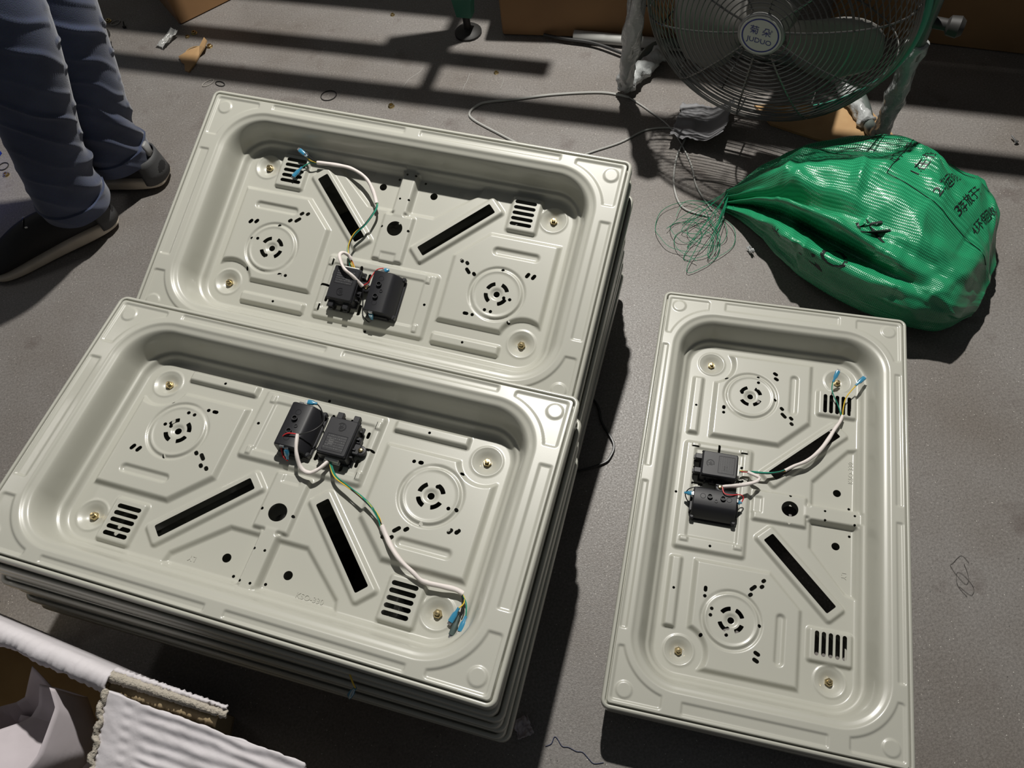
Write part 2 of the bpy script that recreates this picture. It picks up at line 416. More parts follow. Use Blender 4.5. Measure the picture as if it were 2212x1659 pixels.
def ignition_module(parent, ear):
    """ear = +1 or -1: the side of the screwed mounting ear"""
    b = MB(); S = .001
    def bx(c, h, bev=1.0, taper=1.0, M=None):
        v, f = box_g(c, h, bev, M, taper); b.add([p * S for p in v], f)
    bx((-46, -76, -42), (22.5, 29, 11.5), 2.0)
    bx((-46, -76, -52), (24, 31, 2), 0.6)
    for s in (-1, 1):
        for yy in (-96, -84, -68, -56): bx((-46 + s * 24, yy, -46), (2.6, 1.3, 7), 0.4)
    bx((-46 + ear * 27, -70, -45), (5, 8, 4), 1.0); bx((-46 + ear * 25, -84, -47), (3, 5, 5), 0.8)
    body = b.build('ignition_module', BLACKP, parent); body['label'] = 'black plastic ignition module'
    b = MB()
    def bx2(c, h, bev=1.0, taper=1.0):
        v, f = box_g(c, h, bev, None, taper); b.add([p * S for p in v], f)
    bx2((-46, -76, -28.6), (21.3, 27.8, 2.4), 1.4)
    b.build('lid', BLACKP, body)
    for xx in (-59, -34):
        c = MB(); v, f = box_g((xx, -109, -38), (4.6, 6.5, 5), 0.8); c.add([p * S for p in v], f)
        v, f = box_g((xx, -115.5, -41), (3, 2, 3), 0.4); c.add([p * S for p in v], f)
        c.build('spark_socket', BLACKP, body)
    c = MB(); c.add(*[(lambda v, f: ([p * S for p in v], f))(*lathe_g([(7.5, -50), (7.5, -43), (6.5, -42.4), (4.6, -42.4)], 20, c=(-46 + ear * 33, -70, 0)))][0]); c.build('mounting_ear', BLACKP, body)
    c = MB(); v, f = lathe_g([(3.4, -43), (3.4, -41), (2.4, -39.8), (0.4, -39.4)], 14, c=(-46 + ear * 33, -70, 0)); c.add([p * S for p in v], f); c.build('screw', ZINC, body)
    c = MB(); v, f = box_g((-46, -45.5, -41), (10, 2.4, 3.6), 0.5); c.add([p * S for p in v], f)
    v, f = box_g((-46, -43.6, -43.5), (12, 2.2, 1.0), 0.3); c.add([p * S for p in v], f); c.build('white_plug', WHITEP, body)
    # embossed emblem: open ring with inner strokes, label frame and small print
    z = -26.1
    def arc(r, a0, a1, cx, cy, w=0.45):
        pts = [(cx + r * math.cos(math.radians(a)), cy + r * math.sin(math.radians(a)), z) for a in np.linspace(a0, a1, 16)]
        return tube_g(mm(pts), w * S, seg=6, smooth=False)
    c = MB(); cx, cy = -46, -91
    for r, a0, a1 in ((6.4, 70, 330), (5.2, 80, 320), (2.6, -40, 200), (1.5, 150, 400)): c.add(*arc(r, a0, a1, cx, cy))
    for q in (((cx - 1, cy - 5, z), (cx, cy, z), (cx + 2, cy + 5, z)), ((cx + 2.2, cy - 3, z), (cx + 3.2, cy, z), (cx + 3, cy + 3.5, z))): c.add(*tube_g(mm(q), .45 * S, seg=6))
    fr = [(-61, -78, z), (-31, -78, z), (-31, -53, z), (-61, -53, z)]
    for i in range(4): c.add(*tube_g(mm([fr[i], fr[(i + 1) % 4]]), .25 * S, seg=4, smooth=False))
    c.build('embossed_emblem', BLACKP, body)
    c = MB(); rr = random.Random(3)
    for row in range(6):
        x = -60.0
        while x < -33:
            w = rr.uniform(.5, 2.2); c.add([p * S for p in box_g((x + w / 2, -75.5 + row * 3.7, -26.12), (w / 2, rr.uniform(.6, 1.0), .08))[0]], box_g((0, 0, 0), (1, 1, 1))[1]); x += w + rr.uniform(.4, 1.2)
    v, f = box_g((-40, -66, -26.12), (3.6, 4.2, .08)); c.add([p * S for p in v], f)
    c.build('laser_print', PRINT, body)
    return body
def battery_case(parent, flip):
    """flip mirrors the case about x = 17 so that the sloped side faces -x"""
    S = .001; fx = (lambda x: x) if not flip else (lambda x: 36 - x)
    prof = [(-4, -54), (-3, -31), (-1.5, -27.5), (1.5, -26), (27, -26), (31, -27.2), (35, -31), (42, -40), (44.5, -45), (45, -54)]
    v = []; n = len(prof)
    for y, k in ((-112, .965), (-110.5, 1), (-45, 1), (-43.5, .965)):
        for px, pz in prof: v.append((fx(20 + (px - 20) * k) * S, y * S, (-54 + (pz + 54) * k) * S))
    f = [tuple(range(n)) if flip else tuple(range(n - 1, -1, -1)), tuple(range(4 * n - 1, 3 * n - 1, -1)) if flip else tuple(range(3 * n, 4 * n))]
    for r in range(3):
        for i in range(n):
            j = (i + 1) % n; q = (r * n + i, r * n + j, (r + 1) * n + j, (r + 1) * n + i); f.append(q[::-1] if flip else q)
    body = mk('battery_case', v, f, BLACKP, parent, True, 30); body['label'] = 'black plastic battery case with two hollow posts'
    c = MB()
    for yy in (-110, -45):
        q, g = box_g((fx(44), yy, -46), (3, 3.4, 5), 1.2); c.add([p * S for p in q], g)
    q, g = box_g((fx(45.5), -77.5, -51), (2, 31, 2.4), .8); c.add([p * S for p in q], g)
    c.build('hinge_rail', BLACKP, body)
    for px, py, r in ((12.5, -86.5, 4.2), (12.5, -66, 4.2), (18.5, -76, 2.6)):
        h = 3.6 if r > 3 else 1.0
        q, g = lathe_g([(r, -27), (r, -26 + h), (r * .72, -26 + h), (r * .6, -26 + h - 2.6)], 18, c=(fx(px), py, 0)); o = MB().add([p * S for p in q], g).build('hollow_post' if r > 3 else 'moulded_dimple', BLACKP, body)
        q, g = lathe_g([(r * .6, -26 + h - 2.5), (.1, -26 + h - 2.5)], 14, c=(fx(px), py, 0), cap0=False); MB().add([p * S for p in q], g).build('bore', BLACKG, o)
    for yy in (-97, -56):
        pts = [(fx(13) + 4 * math.cos(a), yy + 4 * math.sin(a), -25.95) for a in np.linspace(0, 2 * PI, 20, endpoint=False)]
        g = tube_g(mm(pts), .0003, seg=4, closed=True, smooth=False); MB().add(*g).build('moulded_ring', BLACKP, body)
    for yy, s in ((-112.5, -1), (-43, 1)):
        q, g = box_g((fx(11), yy, -29), (3.6, 1.4, 2.4), .5); MB().add([p * S for p in q], g).build('terminal_clip', STEEL, body)
        q, g = box_g((fx(20), yy + s * 1, -47), (15, 2.0, 6), .8); MB().add([p * S for p in q], g).build('end_rib', BLACKP, body)
    return body

ROT = {'A': ((0.90868, 0.41428, -0.05169), (-0.41324, 0.87488, -0.25264), (-0.05944, 0.25093, 0.96618)),
       'B': ((-0.90411, -0.42518, 0.04261), (0.42577, -0.90482, 0.00534), (0.03628, 0.02297, 0.99908)),
       'C': ((-0.37137, 0.92848, -0.00042), (-0.92848, -0.37137, -4e-05), (-0.0002, 0.00038, 1.0))}
LOC = {'A': (-0.1627, 0.83, 0.3263), 'B': (-0.3236, 0.4589, 0.3348), 'C': (0.3626, 0.3882, 0.0861)}
LAB = {'A': 'grey steel hob tray on top of the rear stack, nearest the person',
       'B': 'grey steel hob tray on top of the front stack beside the white carton',
       'C': 'grey steel hob tray on the low pile beside the green sack'}
def top_tray(key):
    t = empty('hob_tray'); t.matrix_world = Matrix(ROT[key]).to_4x4(); t.location = LOC[key]
    tag(t, LAB[key], 'hob tray', 'open hob trays fitted with ignition boxes')
    sh = bpy.data.objects.new('tray_shell', ME_TOP); col.objects.link(sh); sh.parent = t
    for cx, cy in SCREWS:
        v, f = lathe_g([(5.6, -64), (5.6, -59.5), (4.6, -58.6), (3.3, -58.6), (3.3, -55.4), (2.6, -54.6), (.3, -54.4)], 6 if False else 12, c=(cx, cy, 0))
        hexv, hexf = lathe_g([(6.1, -64), (6.1, -60), (5.2, -59)], 6, c=(cx, cy, 0))
        st = MB().add([p * .001 for p in hexv], hexf).build('hex_nut', ZINC, t, flat=20)
        MB().add([p * .001 for p in lathe_g([(3.2, -60), (3.2, -55.4), (2.6, -54.6), (.3, -54.4)], 12, c=(cx, cy, 0))[0]], lathe_g([(1, 0)] * 4, 12)[1]).build('bolt_end', ZINC, st)
    # stamped lettering
    b = MB(); v, f = text_g('KSO-330', 10.5, .5); b.add([((-85 - x) * .001, (136 - y) * .001, (-62.8 + z) * .001) for x, y, z in v], f); b.build('stamped_lettering', PAINT, t)
    b = MB(); v, f = text_g('LY', 10.5, .5); b.add([((90 + x) * .001, (128 + y) * .001, (-62.8 + z) * .001) for x, y, z in v], f); b.build('stamped_lettering', PAINT, t)
    ignition_module(t, -1 if key == 'B' else 1)
    battery_case(t, key == 'B')
    W = lambda pts, mtl, r=.9, name='wire': tube(name, mm(pts), r * .001, mtl, t, seg=7, n=7)
    def sleeve(pts, r=3.0):
        ph = random.random() * 6
        return tube('wire_sleeve', mm(pts), r * .001, SLEEVE, t, seg=10, n=9, radfn=lambda u, a: (r + .35 * math.sin(2 * a + 9 * u + ph) + .15 * math.sin(40 * u + ph)) * .001)
    def bundle(pts, cols, r=.85, spread=1.3):
        for k, c in enumerate(cols):
            ph = 2 * PI * k / len(cols)
            W([(x + spread * math.cos(ph + i * .8), y + spread * math.sin(ph + i * .8), z + .8 * math.sin(ph + i)) for i, (x, y, z) in enumerate(pts)], c, r)
    if key == 'A':
        sleeve([(-18, -71, -38), (-34, -62, -23), (-49, -54, -19), (-62, -36, -19), (-61, -27, -24), (-54, -27, -30), (-48, -32, -35)], 2.8)
        bundle([(-46, -42, -42), (-50, -37, -38), (-60, -14, -37), (-57, 10, -35), (-45, 30, -35), (-39, 50, -38), (-36, 66, -40), (-39, 77, -42)], (YEL, GRN, GRN, BLK))
        W([(-48, -32, -35), (-44, -38, -40), (-42, -43, -42)], RED); W([(-49, -33, -35), (-43, -40, -40), (-40, -44, -42)], YEL)
        sleeve([(-39, 75, -42), (-51, 95, -42), (-67, 113, -42), (-85, 124, -44), (-108, 131, -46), (-136, 131, -46), (-164, 129, -46)])
        W([(-162, 129, -46), (-172, 126, -44), (-178, 123, -44), (-186, 115, -44)], GRN); spade(t, (-186, 115, -44), (-10, -20, 0), BLUEC, 22)
        W([(-162, 129, -46), (-170, 130, -40), (-178, 133, -35)], BLK); tube('ring_terminal', mm([(-181 + 3 * math.cos(a), 134 + 3 * math.sin(a), -34) for a in np.linspace(0, 2 * PI, 10, endpoint=False)]), .0009, STEEL, t, seg=6, closed=True)
        W([(-162, 129, -46), (-172, 128, -41), (-180, 131, -38)], YEL); spade(t, (-178, 132, -38), (-16, 8, 3), BLUEC, 20)
        W([(-18, -70, -38), (-10, -64, -36), (-6, -55, -32), (0, -42, -30), (10, -37, -30)], RED); spade(t, (20, -38, -31), (-1, -.3, .0), BLUEC, 8)
        W([(-18, -71, -38), (-14, -85, -42), (-10, -104, -46), (-6, -116, -48), (6, -124, -48), (12, -120, -44)], BLK); spade(t, (11, -119, -46), (0, .3, 1), BLUEC, 15)
    if key == 'B':
        sleeve([(8, -63, -22), (1, -40, -26), (-10, -23, -36), (-24, -19, -38), (-35, -28, -38), (-42, -42, -40)], 2.9)
        bundle([(-44, -43, -42), (-59, -25, -42), (-82, -15, -40), (-106, -5, -38), (-125, 5, -38), (-139, 16, -40), (-147, 27, -42)], (YEL, GRN, GRN, BLK))
        sleeve([(-147, 25, -42), (-158, 37, -42), (-172, 51, -40), (-188, 63, -40), (-208, 73, -42), (-224, 80, -45), (-249, 79, -46), (-267, 78, -48), (-277, 80, -50)], 3.2)
        W([(-275, 80, -50), (-281, 86, -50), (-281, 93, -50), (-277, 99, -50)], YEL); spade(t, (-277, 98, -51), (4, 15, -1), BLUEC, 20)
        W([(-275, 80, -50), (-280, 92, -51), (-281, 104, -53), (-280, 110, -54)], BLK); spade(t, (-280, 108, -53), (2, 20, -1), DARKC, 24)
        W([(-275, 80, -50), (-284, 90, -50), (-288, 102, -50), (-289, 110, -50)], GRN); spade(t, (-289, 106, -50), (1, 16, 1), BLUEC, 20)
        W([(-275, 80, -50), (-283, 95, -51), (-283, 106, -52)], BLK)
        W([(15, -30, -44), (23, -34, -40), (29, -45, -35), (30, -55, -28), (22, -61, -22), (8, -63, -22)], RED); spade(t, (16, -32, -43), (2, -8, 9), BLUEC, 14)
        W([(8, -62, -22), (-10, -75, -24), (-16, -95, -30), (-4, -112, -32), (4, -118, -31)], BLK); spade(t, (4, -118, -30), (12, 1, 1), BLUEC, 14)
    if key == 'C':
        bundle([(-46, -43, -41), (-48, -25, -40), (-50, -1, -40), (-55, 16, -42), (-62, 29, -44)], (GRN, GRN, YEL, BLK))
        sleeve([(-62, 29, -44), (-72, 43, -42), (-83, 61, -40), (-103, 79, -40), (-127, 93, -42), (-153, 105, -44), (-166, 112, -45), (-180, 117, -46)])
        W([(-178, 117, -46), (-192, 117, -44), (-208, 119, -40), (-218, 123, -36), (-236, 135, -31)], YEL); spade(t, (-234, 133, -32), (-15, 12, 2), BLUEC, 22)
        W([(-178, 116, -46), (-197, 109, -44), (-221, 97, -38), (-238, 97, -34)], GRN); spade(t, (-236, 97, -34), (-18, 6, 4), BLUEC, 22)
        W([(-178, 117, -46), (-190, 118, -46), (-204, 120, -44)], BLK)
        sleeve([(-45, -30, -36), (-39, -14, -34), (-35, -12, -34), (-28, -18, -32), (-19, -36, -30), (-12, -53, -26), (-7, -69, -24)], 2.9)
        W([(-46, -42, -41), (-45, -36, -38), (-45, -29, -36)], RED)
        W([(-7, -69, -24), (4, -65, -23), (5, -54, -23), (0, -40, -28), (2, -34, -32), (10, -36, -34)], RED); spade(t, (11, -36, -34), (.2, -1, .4), BLUEC, 8)
        W([(-2, -100, -27), (0, -112, -28), (5, -121, -30), (13, -124, -36), (22, -117, -44)], BLK); spade(t, (10, -126, -34), (0, 1, .25), BLUEC, 12)
    return t
TOPS = {k: top_tray(k) for k in 'ABC'}

ORD = ['second', 'third', 'fourth', 'fifth', 'sixth', 'seventh', 'eighth', 'ninth']
def stack(key, n, end_loc, end_yaw_pitch, where, jit):
    """trays nested under the top one: pose blended towards the bottom tray's pose"""
    q0 = Matrix(ROT[key]).to_quaternion(); q1 = end_yaw_pitch
    p0, p1 = Vector(LOC[key]), Vector(end_loc)
    for i in range(1, n):
        t = i / (n - 1)
        o = bpy.data.objects.new('hob_tray', ME_LOW); col.objects.link(o)
        o.rotation_mode = 'QUATERNION'
        q = q0.slerp(q1, t); yaw = Matrix.Rotation(math.radians(jit[i - 1][2]), 3, 'Z').to_quaternion()
        o.rotation_quaternion = q @ yaw
        p = p0.lerp(p1, t); p += q @ Vector((jit[i - 1][0] * .001, jit[i - 1][1] * .001, 0)); o.location = p
        word = 'bottom' if i == n - 1 else ORD[i - 1]
        tag(o, ('bottom grey steel hob tray of ' if i == n - 1 else word + ' grey steel hob tray from the top of ') + where, 'hob tray', 'nested hob trays under ' + where)
def level(yaw): return Matrix.Rotation(math.radians(yaw), 3, 'Z').to_quaternion()
stack('A', 9, (-0.163, 0.833, 0.068), level(-24.5), 'the rear stack by the person', [(1, 0, .1), (6, -4, 0), (-1, 2, -.1), (-2, -2, .1), (-3, 3, 0), (-3, 0, .1), (-4, 2, 0), (-2, 0, 0)])
stack('B', 7, (-0.331, 0.434, 0.170), level(155.6), 'the front stack by the white carton', [(2, 2, .1), (-3, 0, -.1), (3, 4, .15), (0, 0, 0), (4, 3, -.1), (1, 0, 0)])
stack('C', 2, (0.3660, 0.3870, 0.0655), level(-112.1), 'the low pile by the green sack', [(0, 0, 0)])

# low wooden pallet under the front stack
pal = empty('wooden_pallet', (-0.331, 0.434, 0), (0, 0, math.radians(155.6))); tag(pal, 'low wooden pallet under the front stack of hob trays', 'pallet')
for k in range(5): mk('deck_board', *box_g((-0.22 + k * .11, 0, 0.094), (0.048, 0.12, 0.009), .002), WOOD, pal, True, 30)
for k in (-1, 0, 1): mk('bearer', *box_g((0, k * .1, 0.0425), (0.265, 0.02, 0.0425), .003), WOOD, pal, True, 30)

# ------------------------------------------------------------------ green workbench standing behind (its shelf rails stripe the floor with shade)
RD = Vector((0.910, -0.414, 0)); RN = Vector((0.414, 0.910, 0))       # room axes: along the bench, across it
RANG = math.atan2(RD.y, RD.x)
def room(a, s, z=0): return RD * a + RN * s + Vector((0, 0, z))
def inroom(v): return [RD * p[0] + RN * p[1] + Vector((0, 0, p[2])) for p in v]
bench = empty('workbench', room(0, 1.62)); tag(bench, 'green steel workbench with an open railed front standing behind the stacks', 'workbench')
def bpart(name, c, h, mtl=GREEN, bev=.003):
    v, f = box_g((0, 0, 0), h, bev); v = [Vector((p.x + c[0], p.y + c[1] - 1.62, p.z + c[2])) for p in v]
    o = mk(name, [RD * p.x + RN * p.y + Vector((0, 0, p.z)) for p in v], f, mtl, bench, True, 30); return o
ZR = 0.75
bpart('top_rail', (0.0, 1.491, ZR), (2.4, 0.021, 0.012)); bpart('top_rail', (-1.405, 1.5855, ZR), (0.995, 0.0195, 0.012))
bpart('table_top', (0.0, 1.985, ZR + .003), (2.4, 0.30, 0.012), WOOD); bpart('front_board', (1.06, 1.635, ZR + .003), (1.34, 0.049, 0.012), WOOD)
for a in (-2.3, -1.6, -0.603, 0.75, 1.6, 2.3): bpart('top_bearer', (a, 1.87, ZR - .024), (0.012, 0.40, 0.011))
legs = [(-0.664, 1.601), (-1.665, 1.437)]
def green_leg(x, y, lean):
    b = MB(); Mz = Matrix.Rotation(RANG, 3, 'Z')
    q, f = [], []
    for z, hw in ((0.052, .019), (0.10, .024), (.76, .034)):
        for sx, sy in ((-1, -1), (1, -1), (1, 1), (-1, 1)):
            p = Mz @ Vector((sx * hw, sy * hw * .7, 0)); q.append((x + p.x + lean[0] * z, y + p.y + lean[1] * z, z))
    for k in range(2):
        for i in range(4): j = (i + 1) % 4; f.append((k * 4 + i, k * 4 + j, k * 4 + 4 + j, k * 4 + 4 + i))
    f += [(3, 2, 1, 0), (8, 9, 10, 11)]
    q = [(p[0] - bench.location.x, p[1] - bench.location.y, p[2]) for p in q]
    o = mk('leg', q, f, GREEN, bench, False)
    v, f2 = lathe_g([(.034, 0), (.034, .006), (.026, .013), (.009, .016), (.009, .055)], 20, c=(x - bench.location.x, y - bench.location.y, 0)); mk('levelling_foot', v, f2, RUBBER, o, True, 40)
green_leg(0.054, 1.734, (0.0, 0.0)); green_leg(-0.922, 2.0, (0.0, 0.0)); green_leg(-1.75, 2.40, (0, 0)); green_leg(1.75, 1.30, (0, 0)); green_leg(2.35, 1.02, (0, 0))

# ------------------------------------------------------------------ cartons in the background
def carton(loc, yaw, size, label, mtl=CARD, marks=None):
    t = empty('cardboard_carton', loc, (0, 0, yaw)); tag(t, label, 'carton')
    w, d, h = size
    mk('body', *box_g((0, 0, h / 2), (w / 2, d / 2, h / 2), .004), mtl, t, True, 30)
    for s in (-1, 1): mk('top_flap', *box_g((0, s * d / 4, h + .002), (w / 2 - .002, d / 4 - .002, .002), .001), mtl, t, True, 30)
    mk('packing_tape', *box_g((0, 0, h + .0048), (w / 2, .025, .0006)), TAPE, t, False)
    mk('packing_tape', *box_g((0, -d / 2 - .0006, h - .05), (.025, .0005, .05)), TAPE, t, False)
    if marks:
        v, f = text_g(marks[0], marks[1], .0004); mk('printed_mark', [(marks[2] + p[0], -d / 2 - .0008, marks[3] + p[1]) for p in v], f, INK, t, False)
    return t
p = room(-0.275 * 0 - 0.5, 0)
carton((0.466, 1.800, 0), math.radians(-19), (0.56, 0.40, 0.36), 'large brown carton behind the cable, left of the fan', CARD, ('NCI', .035, .06, .10))
carton((1.30, 1.52, 0), math.radians(-27), (0.72, 0.42, 0.42), 'large brown carton at the right behind the fan', CARD)
carton((-0.696 + .15 * .891 - .15 * .454, 1.985 + .15 * .454 + .15 * .891, 0), math.radians(27), (0.30, 0.30, 0.34), 'brown carton turned with one corner towards the camera, right of the jeans', CARD)

# pale pipe lying along the floor behind the fan
tag(tube('floor_pipe', [room(-0.40, 1.613, .014), room(0.1, 1.613, .014)], .013, mat('grey_pipe', (.42, .42, .4), .5), seg=14, smooth=False), 'pale grey pipe lying along the foot of the brown carton', 'pipe')

# ------------------------------------------------------------------ floor fan
WIRE = mat('black_chrome_wire', (0.15, 0.15, 0.143), 0.3, 0.8)
BLADE = mat('grey_blade', (0.17, 0.165, 0.155), 0.45)
WRAP = mat('plastic_film', (0.60, 0.62, 0.62), 0.22, trans=0.35, bump=(70, 0.6, 0.006))
TUBEM = mat('grey_tube', (0.10, 0.12, 0.11), 0.35)
TEAL = mat('teal_plastic', (0.06, 0.32, 0.22), 0.4)
az = math.radians(235); FN = Vector((math.cos(az), math.sin(az), 0.0)); FU = Vector((-FN.y, FN.x, 0)) * 1.0; FU = Vector((0.819, -0.574, 0)); FV = Vector((0, 0, 1))
FC = Vector((0.573, 1.168, 0.34))          # centre of the guard's widest ring
fan = empty('floor_fan', (0.612, 1.266, 0)); tag(fan, 'floor fan with round wire guard and film-wrapped tube stand', 'fan')
def fp(r, a, dep): return FC + FU * (r * math.cos(a)) + FV * (r * math.sin(a)) + FN * dep - Vector(fan.location)
GP = [(0.040, 0.062), (0.06, 0.064), (0.12, 0.060), (0.17, 0.050), (0.205, 0.034), (0.228, 0.010), (0.237, -0.020), (0.238, -0.05)]
RP = [(0.238, -0.05), (0.232, -0.085), (0.212, -0.115), (0.17, -0.135), (0.11, -0.142), (0.07, -0.143)]
def along(P, n):
    P = np.array(spline([(a, b, 0) for a, b in P], 10)); L = np.r_[0, np.cumsum(np.linalg.norm(np.diff(P, axis=0), axis=1))]
    return [(float(np.interp(t, L, P[:, 0])), float(np.interp(t, L, P[:, 1]))) for t in np.linspace(0, L[-1], n)]
def ring_wire(b, r, dep, w, seg=64):
    b.add(*tube_g([fp(r, 2 * PI * i / seg, dep) for i in range(seg)], w, seg=5, closed=True, smooth=False))
b = MB()
for r, dep in along(GP, 30): ring_wire(b, r, dep, .0011)
ring_wire(b, .239, -.02, .0028); ring_wire(b, .150, .053, .0019)
for k in range(10):
    a = 2 * PI * (k + .35) / 10; b.add(*tube_g([fp(r, a, d - .0015) for r, d in along(GP, 9)], .0019, seg=6, n=3))
b.build('front_guard', WIRE, fan)
b = MB()
for r, dep in along(RP, 22): ring_wire(b, r, dep, .0011)
for k in range(8):
    a = 2 * PI * (k + .6) / 8; b.add(*tube_g([fp(r, a, d + .0015) for r, d in along(RP, 8)], .0019, seg=6, n=3))
b.build('rear_guard', WIRE, fan)
def disc_g(r, d0, d1, seg=40):
    v = [fp(r, 2 * PI * i / seg, d0) for i in range(seg)] + [fp(r * .98, 2 * PI * i / seg, d1) for i in range(seg)]
    return v, [tuple(range(seg - 1, -1, -1)), tuple(range(seg, 2 * seg))] + [(i, (i + 1) % seg, seg + (i + 1) % seg, seg + i) for i in range(seg)]
badge = mk('badge', *disc_g(.0365, .06, .069), mat('badge_white', (.62, .62, .58), .35), fan, True, 30); badge['label'] = 'round white maker badge with blue ring and lettering'
seg = 48
v = [fp(.0325, 2 * PI * i / seg, .0693) for i in range(seg)] + [fp(.0300, 2 * PI * i / seg, .0693) for i in range(seg)]
mk('blue_ring', v, [(i, (i + 1) % seg, seg + (i + 1) % seg, seg + i) for i in range(seg)], BLUEI, badge, False)
mk('badge_rim', *tube_g([fp(.0375, 2 * PI * i / seg, .0645) for i in range(seg)], .0032, seg=8, closed=True, smooth=False), mat('badge_grey', (.3, .3, .29), .35), badge)
def on_badge(s, size, ox, oy):
    v, f = text_g(s, size, 0); tl = -.06
    return [fp(0, 0, .0694) + FU * (p[0] + ox + 0) + FV * (p[1] + oy + tl * (p[0] + ox)) for p in v], f
b = MB(); b.add(*on_badge('菊 朵', .017, -.001, .0075)); b.add(*on_badge('JUDUO', .0135, 0, -.0105)); b.add(*on_badge('®', .005, .018, .013)); b.build('lettering', BLUEI, badge, False)
for k in range(3):
    a0 = math.radians(200 + 120 * k); v = []; n1, n2 = 12, 9
    for i in range(n1):
        t = i / (n1 - 1); r = .045 + .165 * t
        wid = (.34 + .62 * math.sin(PI * min(1, .15 + .8 * t)) ** .8) * (1 if t < .85 else (1 - ((t - .85) / .15) ** 2 * .45))
        for j in range(n2):
            s = j / (n2 - 1) - .5; a = a0 + s * wid * 1.35 + .25 * t
            v.append(fp(r, a, -.035 + .05 * s * (1 - .4 * t) + .006 * math.cos(s * 3)))
    f = [(i * n2 + j, i * n2 + j + 1, (i + 1) * n2 + j + 1, (i + 1) * n2 + j) for i in range(n1 - 1) for j in range(n2 - 1)]
    o = mk('blade', v, f, BLADE, fan); sd = o.modifiers.new('thick', 'SOLIDIFY'); sd.thickness = .0015
v, f = lathe_g([(.046, -.07), (.046, .0), (.04, .012), (.01, .018)], 32); mk('hub', [fp(math.hypot(p.x, p.y), math.atan2(p.y, p.x), p.z) for p in v], f, BLADE, fan, True, 40)
v, f = lathe_g([(.04, -.25), (.062, -.235), (.068, -.15), (.06, -.135)], 32); mk('motor_housing', [fp(math.hypot(p.x, p.y), math.atan2(p.y, p.x), p.z) for p in v], f, mat('motor_grey', (.08, .09, .085), .4), fan, True, 40)
pts = [fp(.245, math.radians(a), -.045) for a in range(-62, 25, 6)]
mk('teal_edge_strip', *tube_g(pts, .0065, seg=8), TEAL, fan)
loc = Vector(fan.location)
LB, RB = Vector((0.377, 1.414, 0.024)), Vector((0.848, 1.119, 0.024))
LT, RT = Vector((0.376, 1.290, 0.50)), Vector((0.800, 1.058, 0.50))
BL, BR = Vector((0.515, 1.53, .024)), Vector((0.835, 1.325, .024))
LBm = LB + (LT - LB) * .16; RBm = RB + (RT - RB) * .16
frame = mk('tube_stand', *tube_g([p - loc for p in (LT, LBm, LB + Vector((.012, .008, 0)), BL, BR, RB + Vector((-.004, .02, 0)), RBm, RT)], .012, seg=10, n=10), TUBEM, fan)
def wrapped(pts, r, seed):
    rr = random.Random(seed); ph = [rr.uniform(0, 6) for _ in range(4)]
    return mk('plastic_wrap', *tube_g([p - loc for p in pts], r, seg=18, n=14, radfn=lambda u, a: r * (1 + .16 * math.sin(13 * u + 2 * a + ph[0]) + .12 * math.sin(29 * u - 3 * a + ph[1]) + .08 * math.sin(47 * u + 5 * a + ph[2]) + .1 * math.sin(3 * a + ph[3]))), WRAP, fan)
wrapped([LT, LT + (LB - LT) * .5, LBm, LB + Vector((.0, .0, .004))], .0175, 1)
wrapped([LB + Vector((0, 0, .004)), LB + (BL - LB) * .35, LB + (BL - LB) * .75], .018, 2)
wrapped([RT + (RB - RT) * .45, RT + (RB - RT) * .75, RB + Vector((0, 0, .004))], .017, 3)
wrapped([RB + (BR - RB) * .25, RB + (BR - RB) * .6, BR], .015, 4)
b = MB(); Mx = Matrix((FN, FV, FU)).transposed()
v, f = lathe_g([(.01, 0), (.01, .03), (.016, .034), (.018, .05), (.012, .058)], 14, Matrix((FN, FV, FU)).transposed()); 
mk('clamp_knob', [p + fp(.252, math.radians(-2), -.07) for p in v], f, RUBBER, fan, True, 40)
v2 = [Vector((-1 * (p - Vector()).dot(FU) * 2 * FU.x, -1 * p.dot(FU) * 2 * FU.y, 0)) + p for p in v]
mk('clamp_knob', [p + fp(.252, PI, -.07) for p in v2], [q[::-1] for q in f], RUBBER, fan, True, 40)

